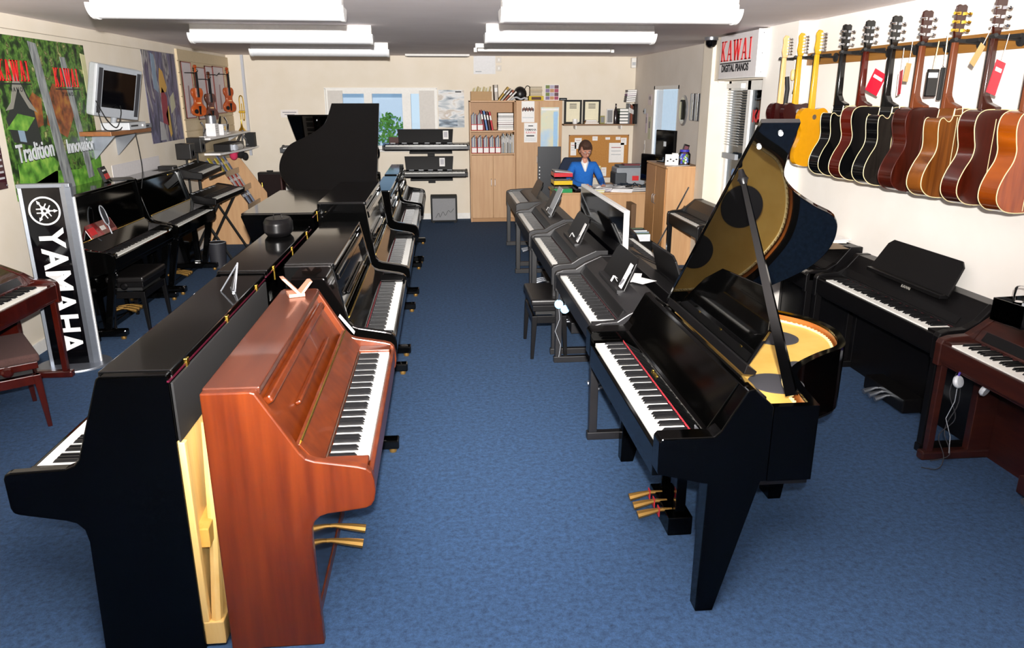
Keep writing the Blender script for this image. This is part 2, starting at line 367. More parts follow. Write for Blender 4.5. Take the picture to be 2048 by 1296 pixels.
def pedals(par, d, u, z=.06, n=3, m=brassp, L=.11, gap=.07):
    for i in range(n):
        y = u + (i - (n - 1) / 2) * gap
        MB().tube([(d - .04, y, z + .01), (d + .02, y, z + .012), (d + L * .6, y, z), (d + L, y, z - .012)], [.009, .010, .017, .020], 8).build('pedal', m, par, smooth=True)

# ---------------------------------------------------------------- upright pianos (local x = depth from back, local y = along the keys)
def upright(label, loc, rz, L, H, dtop=.24, dfr=.58, m=black, mt=None, keys='stuff', group=None, armz=.79, desk='ledge', near_arm=True, back=None, ped=3, keyoff=None, feet=True, boxarm=False, pedy=None):
    t = thing('upright_piano', label, 'piano', loc, rz, group); mt = mt or m
    kz = .735; kb = dfr - .03 - .15                       # back of the keys
    top_ = [(0, 0), (0, H), (dtop - .02, H), (dtop - .006, H - .004), (dtop, H - .014), (kb - .08, armz + .04), (kb - .06, armz + .017), (kb - .03, armz + .005)]
    if boxarm: arm_ = [(dfr - .025, armz - .002), (dfr - .006, armz - .008), (dfr, armz - .025), (dfr - .002, armz - .14), (dfr - .010, armz - .160), (dfr - .028, armz - .168), (kb + .0, armz - .20), (kb - .035, armz - .213), (kb - .058, armz - .24), (kb - .066, armz - .29)]
    else: arm_ = [(dfr - .06, armz - .022), (dfr - .028, armz - .032), (dfr - .010, armz - .05), (dfr - .002, armz - .085), (dfr, armz - .13), (dfr - .006, armz - .165), (dfr - .018, armz - .185), (dfr - .038, armz - .195), (dfr - .10, armz - .203), (kb - .0, armz - .212), (kb - .028, armz - .222), (kb - .048, armz - .242), (kb - .060, armz - .275), (kb - .062, armz - .33)]
    prof = top_ + arm_ + [(kb - .05, .0)]
    th = .04
    for y in (0, L - th): MB().prism(prof, 'y', y, y + th).build('side_panel', m, t, bev=.006)
    B(-.002, dtop + .005, -.004 if False else th, L - th, H - .025, H + (.004)).build('top_lid', mt, t, bev=.005)
    # upper front panel sloping to the back of the keys
    a = Vector((dtop - .01, H - .03)); b = Vector((kb - .09, armz + .02)); q = (b - a).normalized(); nrm = Vector((-q.y, q.x))
    if nrm.x < 0: nrm = -nrm
    def slab(f0, f1, o0, o1): return [tuple(a + (b - a) * f0 + nrm * o0), tuple(a + (b - a) * f1 + nrm * o0), tuple(a + (b - a) * f1 + nrm * o1), tuple(a + (b - a) * f0 + nrm * o1)]
    MB().prism(slab(0, 1, -.03, -.012), 'y', th, L - th).build('front_panel', m, t, bev=.003)
    if desk == 'ledge':
        MB().prism(slab(.12, .24, -.012, .02), 'y', th + .05, L - th - .05).build('music_ledge', m, t, bev=.008)
        MB().prism(slab(.62, .68, -.012, .012), 'y', th + .28, L - th - .28).build('music_rail', m, t, bev=.006)
    elif desk == 'open':
        a2 = Vector((kb - .15, armz + .06)); MB().prism([tuple(a2), (a2.x + .02, a2.y), (a2.x - .09, a2.y + .26), (a2.x - .11, a2.y + .26)], 'y', .3, L - .3).build('music_desk', m, t, bev=.006)
    # fallboard (opened upright against the panel), hinge and back of keys
    f0 = Vector((kb - .012, kz + .01)); f1 = Vector((kb - .085, armz + .055))
    MB().prism([tuple(f0), (f0.x - .016, f0.y), (f1.x - .016, f1.y), tuple(f1)], 'y', th, L - th).build('fallboard', m, t, bev=.002)
    MB().tube([(f1.x + .002, th + .02, f1.y + .003), (f1.x + .002, L - th - .02, f1.y + .003)], .005, 6).build('hinge', brass, t)
    B(kb - .012, kb - .006, th + .04, L - th - .04, kz, kz + .004).build('felt_strip', col('#5c0a16', .9) if m in (black, glossb) else col('#3c2a20'), t)
    ko = keyoff or (L - 1.23) / 2
    B(kb - .1, dfr - .012, th, L - th, armz - .19, kz - .022).build('key_bed', m, t, bev=.003)
    B(dfr - .027, dfr - .006, th, L - th, kz - .09, kz - .006).build('key_slip', m, t, bev=.006)
    for y0, y1 in ((th, ko), (ko + 1.23, L - th)): B(kb - .01, dfr - .028, y0, y1, kz - .03, kz + .014).build('key_block', m, t, bev=.004)
    keyboard(t, dfr - .03, ko + .001, ko + 1.229, kz, keys)
    B(.02, kb - .09, th, L - th, .06, armz - .2).build('lower_panel', plinth if m is mahog else m, t, bev=.004)
    B(.02, kb - .085, th, L - th, .01, .06).build('bottom_rail', m, t, bev=.003)
    pedals(t, kb - .09, pedy or L / 2, .1 if ped == 3 else .17, ped, brassp, .11 if ped == 3 else .155, .07 if ped == 3 else .12)
    if feet:
        for y in (.06, L - .12):
            B(kb - .1, dfr - .02, y - .02, y + .06, .03, .09).build('toe_block', m, t, bev=.01)
            MB().lathe([(.02, 0), (.024, .015), (.02, .035)], dfr - .06, y + .02, 12).build('castor', brassp, t, smooth=True)
            MB().hexa([(kb - .02, y, .09), (kb + .04, y, .09), (kb + .04, y + .045, .09), (kb - .02, y + .045, .09)], [(dfr - .1, y, armz - .2), (dfr - .03, y, armz - .2), (dfr - .03, y + .045, armz - .2), (dfr - .1, y + .045, armz - .2)]).build('leg', m, t, bev=.006)
    if back == 'posts':
        # cloth over the upper half, spruce soundboard and frame posts open below
        B(-.01, -.001, th * .4, L - th * .4, H * .77, H - .035).build('back_cloth', matt, t, bev=.002)
        B(-.004, .004, .01, L - .01, .08, .88).build('soundboard', pine, t)
        B(-.075, 0, .008, L - .008, .02, .12).build('bottom_beam', pine, t, bev=.004)
        for y in (0, L - .05): B(-.022, 0, y + .008, y + .04, .1, H * .77).build('frame_post', pine, t, bev=.004)
        for y in [.03 + i * (L - .06) / 14 for i in range(1, 14)]:
            MB().tube([(-.045, y + .10, .1), (-.045, y + .02, .4), (-.045, y - .06, H * .77)], [.024, .021, .021], 8).build('back_rib', pine, t, smooth=True)
        MB().hexa([(-.05, L - .05, .42), (0, L - .05, .42), (0, L - .05, .5), (-.05, L - .05, .5)], [(-.05, .15, .56), (0, .15, .56), (0, .15, .64), (-.05, .15, .64)]).build('cross_brace', pined, t, bev=.004)
    if back:
        for i in range(3):
            y = L * (.13 + .37 * i)
            B(-.008, .0, y - .014, y + .014, H - .036, H - .006).build('lid_hinge', brass, t, bev=.002)
            B(-.008, -.001, y - .005, y + .005, H - .085, H - .036).build('hinge_leaf', brass, t)
        B(-.004, .004, 0, L, H - .028, H - .022).build('lid_edge_line', col('#40091c', .3), t)
    return t
A1 = upright('glossy brown mahogany upright piano in the left foreground, closest to the aisle', (-.85, 2.49, 0), 0, 1.47, 1.065, .19, .58, mahog, mahogt, 'parts', 'pianos facing the aisle on the left', .785, 'ledge', ped=2, feet=False, pedy=.50)
A2 = upright('polished black upright piano directly behind the brown mahogany one', (-.86, 4.06, 0), 0, 1.5, 1.165, .26, .59, glossb, blackt, 'parts', 'pianos facing the aisle on the left', .80, 'ledge')
A3 = upright('tallest polished black upright in the aisle row, third from the camera', (-.94, 5.80, 0), 0, 1.5, 1.265, .36, .68, glossb, blackt, 'parts', 'pianos facing the aisle on the left', .80, 'ledge')
A4 = upright('polished black upright fourth from the camera, right of the raised grand lid', (-.68, 7.72, 0), 0, 1.48, 1.12, .16, .44, glossb, blackt, 'stuff', 'pianos facing the aisle on the left', .80, 'ledge')
A5 = upright('polished black upright at the far end of the left aisle row', (-.68, 9.35, 0), 0, 1.48, 1.12, .16, .46, glossb, blackt, 'stuff', 'pianos facing the aisle on the left', .80, 'ledge')
B1 = upright('big black upright at the left front, pale wooden back showing', (-.95, 4.0, 0), PI, 1.5, 1.135, .24, .60, black, blackt, 'parts', 'pianos backed against the aisle row', .79, 'ledge', back='posts', feet=False, boxarm=True)
B2 = upright('black upright with a black soft case on top, second in the back-to-back row', (-.95, 5.53, 0), PI, 1.5, 1.14, .26, .60, black, blackt, 'stuff', 'pianos backed against the aisle row', .79, 'ledge', back='cloth', boxarm=True)
B3 = upright('black upright whose wide top mirrors the cream wall, third from the front', (-.95, 7.15, 0), PI, 1.5, 1.21, .52, .66, black, blackt, 'stuff', 'pianos backed against the aisle row', .80, 'ledge', back='cloth', boxarm=True)
C1 = upright('tall black upright against the left wall with a music magazine on its desk', (-3.33, 6.48, 0), 0, 1.5, 1.25, .28, .58, glossb, blackt, 'parts', 'pianos along the left wall', .80, 'none', ped=3)
C2 = upright('black upright against the left wall with a glossy open music desk', (-3.33, 8.02, 0), 0, 1.38, 1.22, .24, .60, glossb, blackt, 'parts', 'pianos along the left wall', .80, 'open')
# brass-edged fallboards catch the flash on the left wall
# price card on the brown piano's front panel, pedal rosettes
B(-.003, .0, -.05, .05, -.035, .035)
pc = thing('price_card', 'white price card at the far end of the brown piano front', 'card', (-.505, 3.78, .915))
m_ = MB().box(-.06, .06, -.001, .001, -.022, .022); m_.xf(frame_m((0, 0, 0), (.75, 0, -1), (0, 1, 0)) @ Matrix.Rotation(PI / 2, 4, 'X')); m_.build('card', paper, pc)
for i in range(9):
    m_ = MB().box(-.05 + i * .011, -.045 + i * .011, -.002, -.001, -.012, .012); m_.xf(frame_m((.001, 0, .001), (.75, 0, -1), (0, 1, 0)) @ Matrix.Rotation(PI / 2, 4, 'X')); m_.build('print', darkp, pc)

# ---------------------------------------------------------------- grand pianos (local x = from tail 0 to key front, local y = from bass side 0 to treble side)
DT = 1.12; GW = 1.48
RIM = [(.22, 0), (.62, .0), (.635, .1), (.655, .22), (.69, .34), (.78, .45), (.92, .56), (1.07, .66), (1.145, .80), (1.175, .96), (1.15, 1.12), (1.06, 1.26), (.94, 1.38), (.78, 1.455), (.6, 1.48), (.22, 1.48)]
def gl(p): return (DT - p[0], GW - p[1])
def smooth_rim(x0, inset=0):
    pts = curve([(a, b, 0) for a, b in RIM[1:-1]], 5); pts = [(p.x, p.y) for p in pts]
    if inset:
        out = []
        for i, p in enumerate(pts):
            a = Vector(pts[max(i - 1, 0)]); b = Vector(pts[min(i + 1, len(pts) - 1)]); t = (b - a).normalized(); n = Vector((-t.y, t.x))
            q = Vector(p) + n * inset; out.append((q.x, min(max(q.y, inset), GW - inset)))
        pts = out
    y0 = inset; y1 = GW - inset
    return [(x0, y0)] + pts + [(x0, y1)]
def grand(label, loc, rz, theta, keys, flap, group, desk=True, rimz=.915):
    t = thing('grand_piano', label, 'piano', loc, rz, group)
    zb = .60
    # rim: a ring wall following the outline
    out = smooth_rim(.441); inn = smooth_rim(.441, .035); mb = MB(); n = len(out)
    for i in range(n):
        j = (i + 1) % n; a, b = gl(out[i]), gl(out[j]); c, d = gl(inn[j]), gl(inn[i])
        mb.hexa([a + (zb,), b + (zb,), c + (zb,), d + (zb,)], [a + (rimz,), b + (rimz,), c + (rimz,), d + (rimz,)])
    bmesh.ops.remove_doubles(mb.bm, verts=mb.bm.verts, dist=1e-5)
    o = mb.build('rim', black, t, smooth=True)
    mb = MB(); inn2 = smooth_rim(.36, .037)
    for i in range(1, n - 2):
        a, b = gl(inn2[i]), gl(inn2[i + 1]); mb.face(a + (zb + .1,), b + (zb + .1,), b + (rimz - .012,), a + (rimz - .012,))
    o = mb.build('inner_rim', rimw, t, smooth=True)
    mb = MB().prism([gl(p) for p in smooth_rim(.36, .045)], 'z', rimz - .05, rimz - .045); mb.build('gold_board', gold, t)
    MB().prism([gl(p) for p in smooth_rim(.34, .01)], 'z', zb - .02, zb + .01).build('bottom_board', satin, t)
    cord = [gl(p) + (rimz - .042,) for p in smooth_rim(.40, .056)]
    MB().tube(cord, .007, 6, closed=True).build('gold_cord', goldl, t, smooth=True)
    mb = MB()
    for a, b in zip(cord, cord[1:]):
        A, Bv = Vector(a), Vector(b); k = max(1, int((Bv - A).length / .016))
        for q in range(k):
            p = A.lerp(Bv, q / k); mb.tube([(p.x - .006, p.y, p.z + .005), (p.x + .006, p.y + .006, p.z + .009)], .0035, 4)
    o = mb.build('cord_twists', goldl, t); o['kind'] = 'stuff'
    for (x, y, r) in ((.60, .34, .115), (.86, .95, .12), (.80, .55, .045), (.62, 1.2, .10)):
        p = gl((x, y)); MB().lathe([(r, rimz - .044), (r, rimz - .040), (r - .01, rimz - .038)], p[0], p[1], 32).build('speaker_grille', grille, t, smooth=True)
    # front case: cheeks, sloping desk panel, key bed
    def fx(p): return (DT - p[0], p[1])
    ch = [(.0, zb + .05), (.0, .785), (.012, .80), (.215, .80), (.24, .825), (.33, .985), (.36, .99), (.42, rimz + .02), (.44, rimz), (.44, zb)]
    ch += [(.20, zb), (.19, zb + .0)]
    for y0, y1 in ((GW - .085, GW), (0, .12)): MB().prism([fx(p) for p in ch], 'y', y0, y1).build('cheek', black, t, bev=.005)
    MB().prism([fx(p) for p in [(.20, .77), (.215, .80), (.325, .985), (.345, .985), (.345, .95), (.24, .77)]], 'y', .12, GW - .085).build('desk_panel', black, t, bev=.003)
    MB().prism([fx(p) for p in [(.325, .985), (.345, .99), (.425, .94), (.425, .91), (.345, .95)]], 'y', .06, GW - .04).build('top_strip', black, t, bev=.004)
    MB().prism([fx(p) for p in [(.18, .745), (.195, .80), (.22, .80), (.22, .745)]], 'y', .12, GW - .085).build('fallboard', black, t, bev=.003)
    B(DT - .186, DT - .18, .14, GW - .1, .742, .752).build('felt_strip', redfelt, t)
    B(DT - .40, DT - .004, .12, GW - .085, zb, .715).build('key_bed', black, t, bev=.004)
    B(DT - .022, DT - .002, .12, GW - .085, .64, .728).build('key_slip', black, t, bev=.004)
    keyboard(t, DT - .025, .145, 1.375, .74, keys)
    text('KAWAI', brass, t, (DT - .187, .74, .777), (0, 1, 0), (-.28, 0, 1), .028, .0006, .0006)
    B(DT - .187, DT - .183, GW - .14, GW - .1, .765, .79).build('maker_plate', silver, t)
    # legs: two at the front, one under the tail
    for y, s in ((GW - .05, 1), (.1, -1)):
        MB().hexa([(DT - .275, y - .035, 0), (DT - .20, y - .035, 0), (DT - .20, y + .035, 0), (DT - .275, y + .035, 0)], [(DT - .42, y - .048, zb + .01), (DT - .205, y - .048, zb + .01), (DT - .205, y + .048, zb + .01), (DT - .42, y + .048, zb + .01)]).build('leg', black, t, bev=.005)
    MB().hexa([(.17, .5, 0), (.24, .5, 0), (.24, .62, 0), (.17, .62, 0)], [(.12, .46, zb), (.27, .46, zb), (.27, .66, zb), (.12, .66, zb)]).build('leg', black, t, bev=.005)
    # pedal lyre
    B(DT - .37, DT - .25, GW / 2 - .17, GW / 2 + .17, .0, .10).build('pedal_box', black, t, bev=.006)
    for y in (-.12, .12): B(DT - .34, DT - .29, GW / 2 + y - .02, GW / 2 + y + .02, .1, zb).build('lyre_post', black, t, bev=.005)
    pedals(t, DT - .25, GW / 2, .085, 3, brassp, .13, .085)
    for i in range(3): B(DT - .225, DT - .221, GW / 2 + (i - 1) * .085 - .017, GW / 2 + (i - 1) * .085 + .017, .065, .115).build('red_tape', redfelt, t)
    # lid hinged along the bass side
    c, s = math.cos(theta), math.sin(theta)
    def lp(x, y, off=0):
        q = GW - y   # distance from hinge
        return (DT - x, q * c - off * s, rimz + .01 + q * s + off * c)
    x0 = .02 if flap else .46
    lo = [(p[0] if p[0] > x0 else x0, p[1]) for p in smooth_rim(x0)]
    lo = [(x0, 0), (x0, 0)][:1] + [p for p in lo[1:-1] if p[0] > x0 + .001] + [(x0, GW)]
    # flare the free edge a little as the photographed lid does
    MB().hexa([lp(x, y - .0, 0) for x, y in lo], [lp(x, y, .022) for x, y in lo]).build('lid', mirrorb, t, bev=.004)
    for x, y in ((.50 + .06, .06), (.50, .14)) if not flap else ((.4, .1),):
        p = Vector(lp(x, y, -.004)); MB().ball(p, .010, n=10).build('lid_buffer', lgrey, t, smooth=True)
    p = Vector(lp(.60, .55, -.004)); MB().ball(p, .008, n=8).build('lid_buffer', lgrey, t, smooth=True)
    # prop stick
    a = Vector((DT - .555, GW - .10, rimz)); b = Vector(lp(.47, .28, -.01)) if not flap else Vector(lp(.6, .3, -.01))
    d = b - a
    MB().tube([a, a + d * .33, a + d * .97], [.029, .025, .013], 4).build('prop_stick', black, t)
    MB().tube([a + d * .93, a + d * .95, a + d * .955, a + d * .975, b], [.013, .02, .024, .015, .011], 12).build('prop_collar', satin, t, smooth=True)
    if desk:
        pts = [(.14, .0), (1.10, .0), (1.15, .09), (1.20, .18), (1.17, .26), (1.07, .33), (.58, .30), (.40, .21)]
        mb = MB(); lo_ = []; hi_ = []
        for y, h in pts:
            x = .475 + h * .22; z = rimz + .035 + h
            lo_.append((DT - x, y, z)); hi_.append((DT - x - .018, y, z - .006))
        mb.hexa(lo_, hi_).build('music_desk', mirrorb, t, bev=.004)
        MB().hexa([(DT - .47, .13, rimz + .03), (DT - .42, .13, rimz + .035), (DT - .42, 1.22, rimz + .035), (DT - .47, 1.22, rimz + .03)], [(DT - .475, .13, rimz + .045), (DT - .43, .13, rimz + .075), (DT - .43, 1.22, rimz + .075), (DT - .475, 1.22, rimz + .045)]).build('desk_ledge', satin, t, bev=.002)
        for y in (.45, .75, 1.0): B(DT - .50, DT - .485, y, y + .02, rimz + .08, rimz + .09).build('desk_catch', brass, t)
    return t
G1 = grand('compact black grand piano in the right foreground with lid raised over a gold interior', (1.92, 4.01, 0), PI, R(43.6), 'parts', False, 'grand pianos')
H1 = grand('black grand piano with its tall raised lid turned towards the camera', (-1.745, 8.40, 0), 0, R(42), 'stuff', True, 'grand pianos', desk=False, rimz=.94); H1.scale = (.94, 1, 1)
H2 = grand('black grand piano hidden behind the other lid, only its lid corner showing on the left', (-.95, 12.0, 0), PI, R(34), 'stuff', True, 'grand pianos', desk=False, rimz=.94)

# ---------------------------------------------------------------- digital pianos (local x = depth from back, local y = along the keys)
def digital(label, loc, rz, L=1.42, D=.455, topz=.86, m=dpb, keys='parts', group=None, rest='open', panel='half', legs='frame', restang=.45, restlen=.62, tagged=True, restm=satin, flat=False, kz=.73, slopez=.80):
    t = thing('digital_piano', label, 'piano', loc, rz, group); sw = .05
    kb = D - .03 - .15
    body = [(0, .60), (0, topz), (.10, topz), (kb - .05, slopez), (kb - .012, kz + .012), (kb - .012, .69), (D - .02, .69), (D - .02, .60)]
    MB().prism(body, 'y', sw, L - sw).build('body', m, t, bev=.004)
    side = [(0, .59), (0, topz + .004), (.10, topz + .004), (kb - .05, slopez + .01), (kb + .02, kz + .035), (D - .06, kz + .028), (D - .01, kz + .012), (D, kz - .01), (D, .59)]
    for y in (0, L - sw): MB().prism(side, 'y', y, y + sw).build('side_cheek', m, t, bev=.006)
    B(D - .026, D - .004, sw, L - sw, .62, kz - .006).build('key_slip', m, t, bev=.004)
    ko = (L - 1.22) / 2
    for y0, y1 in ((sw, ko), (ko + 1.22, L - sw)): B(kb - .01, D - .026, y0, y1, .68, kz + .006).build('key_block', m, t, bev=.002)
    keyboard(t, D - .028, ko + .001, ko + 1.219, kz, keys)
    B(kb - .016, kb - .008, ko, ko + 1.22, kz, kz + .004).build('felt_strip', col('#3a0a12', .9), t)
    MB().hexa([(kb - .045, ko, slopez - .01), (kb - .018, ko, kz + .018), (kb - .018, L - ko, kz + .018), (kb - .045, L - ko, slopez - .01)], [(kb - .042, ko, slopez - .002), (kb - .014, ko, kz + .022), (kb - .014, L - ko, kz + .022), (kb - .042, L - ko, slopez - .002)]).build('control_strip', satin, t)
    for y in (0, L - sw):
        if legs == 'frame':
            B(D - .06, D - .01, y, y + sw, .05, .60).build('leg', m, t, bev=.004)
            B(.0, .05, y, y + sw, .05, .60).build('leg', m, t, bev=.004)
            B(0, D - .0, y, y + sw, 0, .05).build('foot', m, t, bev=.004)
        else:
            B(.0, .18, y, y + sw, .05, .60).build('side_board', m, t, bev=.004)
            B(-.0, D + .0, y - .005, y + sw + .005, 0, .055).build('foot', m, t, bev=.012)
            B(D - .07, D - .03, y + .005, y + sw - .005, .05, .60).build('leg', m, t, bev=.004)
    if panel: B(.02, .045, sw, L - sw, (.18 if panel == 'half' else .0), .60).build('back_panel', m, t)
    B(.06, .20, L / 2 - .24, L / 2 + .24, .02, .12).build('pedal_box', m, t, bev=.006)
    pedals(t, .20, L / 2, .07, 3, silver, .10)
    if rest:
        a = restang; u = Vector((-math.sin(a), 0, math.cos(a))); h = .23
        b0 = Vector((.15, 0, topz - .03)); n_ = Vector((math.cos(a), 0, math.sin(a))) * .014
        y0, y1 = L / 2 - restlen / 2, L / 2 + restlen / 2
        def q(y, k): p = b0 + u * k * h; return (p.x, y, p.z)
        f = [q(y0, 0), q(y1, 0), q(y1 - .03, .85), q(y1 - .07, 1.0), q(y0 + .07, 1.0), q(y0 + .03, .85)]
        MB().hexa(f, [tuple(Vector(p) + n_) for p in f]).build('music_rest', restm, t, bev=.003)
        B(.14, .20, y0 + .02, y1 - .02, topz - .045, topz - .02).build('rest_ledge', m, t, bev=.003)
    return t
gd = 'digital pianos facing the aisle on the right'
D1 = digital('charcoal digital piano directly behind the right foreground grand, headphones under its keys', (1.315, 5.64, 0), PI, 1.46, group=gd)
D2 = digital('charcoal digital piano with a black stool at its near end, second in the aisle row', (1.315, 7.23, 0), PI, 1.44, group=gd)
D3 = digital('charcoal digital piano with a grey price sheet leaning on it, third in the aisle row', (1.315, 8.80, 0), PI, 1.42, group=gd, keys='stuff')
D4 = digital('furthest charcoal digital piano in the aisle row, beside the tall beech cupboard', (1.36, 10.55, 0), PI, 1.4, group=gd, keys='stuff', topz=.80, kz=.76, slopez=.79)
ge = 'digital pianos backed against the right aisle row'
E1 = digital('black digital piano behind the grand, a folded tag on its plain top', (1.40, 4.22, 0), 0, 1.38, topz=.86, keys='stuff', group=ge, m=satin, restang=.3)
E2 = digital('black digital piano facing the right wall, just behind the folded-tag one', (1.40, 5.72, 0), 0, 1.36, topz=.87, keys='stuff', group=ge, m=satin, restang=.25)
gf = 'digital pianos along the right wall'
F1 = digital('black digital piano under the guitars with a wide curved music rest', (3.215, 5.33, 0), PI, 1.50, .41, .90, satin, 'parts', gf, panel='full', restang=.5, restlen=.86, legs='frame', kz=.735, slopez=.80)
text('KAWAI', col('#9a968e'), F1, (.175, .78, .835), (0, 1, 0), (-.3, 0, 1), .03)
F0 = digital('dark rosewood digital piano cut off by the right edge of the photo', (3.215, 3.78, 0), PI, 1.42, .46, .90, rosew, 'parts', gf, panel='full', legs='board', restang=.4, restlen=.6, restm=rosew)
F2 = digital('black digital piano with papers on its top, behind the wide-rest one', (3.215, 6.62, 0), PI, 1.22, .43, .93, satin, 'stuff', gf, panel='full', restang=.35, restlen=.5)
F3 = digital('small black digital piano beside the sunlit pillar', (3.06, 8.62, 0), PI, 1.1, .42, .88, satin, 'stuff', gf, panel='half', rest=None)
# brown piano at the far left edge
C0 = digital('glossy red-brown digital piano at the left edge, partly out of the photo', (-3.32, 4.20, 0), 0, 1.46, .50, .88, redw, 'parts', 'pianos along the left wall', panel='full', legs='board', restang=.4, restlen=.6, restm=matt)

# price tents and sheets on the pianos
def tent(label, loc, rz, m=paper, w=.11, h=.09, d=.05, group=None):
    t = thing('price_tent', label, 'price tag', loc, rz, group); t.scale = (.7, .7, .7)
    MB().hexa([(-d, -w / 2, 0), (-d + .003, -w / 2, 0), (-d + .003, w / 2, 0), (-d, w / 2, 0)], [(-.003, -w / 2, h), (0, -w / 2, h), (0, w / 2, h), (-.003, w / 2, h)]).build('front_leaf', m, t)
    MB().hexa([(d - .003, -w / 2, 0), (d, -w / 2, 0), (d, w / 2, 0), (d - .003, w / 2, 0)], [(0, -w / 2, h), (.003, -w / 2, h), (.003, w / 2, h), (0, w / 2, h)]).build('back_leaf', m, t)
    for i in range(3): B(-w * .35, w * .35, -.002, 0, .0, .006).xf if False else None
    return t
def easel(label, loc, rz, m=silver, w=.1, h=.13):
    t = thing('photo_stand', label, 'stand', loc, rz)
    MB().tube([(0, -w / 2, 0), (-.03, 0, h), (0, w / 2, 0)], .004, 6).build('frame', m, t)
    MB().tube([(-.03, 0, h), (.06, 0, 0)], .004, 6).build('strut', m, t)
    MB().hexa([(.004, -w / 2 + .012, .01), (.009, -w / 2 + .012, .01), (.009, w / 2 - .012, .01), (.004, w / 2 - .012, .01)], [(-.022, -.008, h - .03), (-.017, -.008, h - .03), (-.017, .008, h - .03), (-.022, .008, h - .03)]).build('card', darkp, t)
    B(0, .012, -w / 2, w / 2, 0, .006).build('ledge', m, t)
    return t
easel('small silver triangular stand on the front black upright', (-1.02, 3.66, 1.14), R(200))
bt = thing('wooden_price_block', 'pinkish wooden V-shaped price block on the far end of the brown piano', 'price tag', (-.755, 3.80, 1.07), R(-70))
MB().hexa([(-.045, -.04, 0), (.045, -.04, 0), (.045, .04, 0), (-.045, .04, 0)], [(-.045, -.04, .018), (.045, -.04, .018), (.045, .04, .018), (-.045, .04, .018)]).build('base', pinkt, bt, bev=.002)
MB().hexa([(-.045, .0, .018), (.045, .0, .018), (.045, .02, .018), (-.045, .02, .018)], [(-.03, -.07, .10), (.045, -.07, .10), (.045, -.05, .10), (-.03, -.05, .10)]).build('upright_leaf', pinkt, bt, bev=.002)
MB().hexa([(-.045, .02, .018), (.045, .02, .018), (.045, .036, .018), (-.045, .036, .018)], [(-.045, .07, .07), (.03, .07, .07), (.03, .085, .07), (-.045, .085, .07)]).build('second_leaf', pinkt, bt, bev=.002)
bag = thing('black_case', 'black soft case lying on the second back-row upright', 'case', (-1.10, 5.16, 1.144)); bag.scale = (.72, .72, .9)
MB().lathe([(.10, 0), (.13, .03), (.13, .10), (.11, .13)], n=24).xf(Matrix.Diagonal((1, 1.5, 1, 1))).build('shell', satin, bag, bev=.008, smooth=True)
MB().tube([(.12 * math.cos(a), .18 * math.sin(a), .07) for a in [i * PI / 12 for i in range(25)]], .005, 6).build('zip', col('#7d3748', .4), bag)
MB().tube([(-.04, 0, .13), (-.03, 0, .16), (.03, 0, .16), (.04, 0, .13)], .006, 6).build('handle', leather, bag)
for i, (l, loc, rz) in enumerate((('white folded tag at the foot of the nearest charcoal piano rest', (1.13, 4.78, .865), PI), ('white folded tag beside the music rest on the second charcoal piano', (1.13, 6.42, .865), R(160)), ('white folded tag beside the grey sheet on the third charcoal piano', (1.14, 8.0, .865), PI), ('small folded tag standing alone on the black piano behind the grand', (1.55, 4.62, .864), R(150)))):
    tent(l, loc, rz, w=.05, h=.05, d=.03)
def on_rest(label, y, L_y, x, z, w=.07, h=.17, m=paper, ang=.45):
    t = thing('price_sheet', label, 'price tag', (x, y, z))
    u = Vector((math.sin(ang), 0, math.cos(ang)))
    f = [(0, -w / 2, 0), (0, w / 2, 0), tuple(Vector((0, w / 2, 0)) + u * h), tuple(Vector((0, -w / 2, 0)) + u * h)]
    MB().hexa(f, [(p[0] - .003, p[1], p[2]) for p in f]).build('sheet', m, t)
    MB().hexa([(p[0] - .004, p[1] * .6, p[2] * .6 + .02) for p in f], [(p[0] - .0045, p[1] * .6, p[2] * .6 + .02) for p in f]).build('print', col('#77777c'), t)
on_rest('white price sheet on the near end of the first charcoal piano rest', 4.66, 0, 1.145, .85)
on_rest('white price sheet on the near end of the second charcoal piano rest', 6.26, 0, 1.145, .85)
on_rest('long grey-edged sheet propped on the third charcoal piano rest', 7.84, 0, 1.13, .85, .26, .30, lgrey, .42)
pp = thing('paper_sheets', 'loose white sheets fanned on the nearest charcoal piano top', 'papers', (1.24, 4.83, .868))
for i, (a, dx, dy) in enumerate(((12, 0, 0), (-18, .03, .05), (35, .05, -.06))):
    B(-.07, .07, -.10, .10, i * .0015, i * .0015 + .001).xf(Matrix.Translation((dx, dy, 0)) @ Matrix.Rotation(R(a), 4, 'Z')).build('sheet', paper, pp)
pp = thing('paper_pile', 'pile of booklets on the black piano below the first guitars', 'papers', (3.08, 5.72, .935))
for i in range(4): B(-.11, .11, -.15, .15, i * .006, i * .006 + .005).xf(Matrix.Rotation(R(8 * i - 10), 4, 'Z')).build('booklet', paper if i % 2 else col('#c9c4bd'), pp)
pp = thing('brown_leaflets', 'brown leaflets spread on the black piano top under the guitars', 'papers', (3.0, 5.52, .935))
for i, (dx, dy) in enumerate(((0, 0), (.05, .16), (-.03, -.12))): B(-.09, .09, -.07, .07, i * .001, .001 + i * .001).xf(Matrix.Translation((dx, dy, 0))).build('leaflet', col('#7e6a52'), pp)

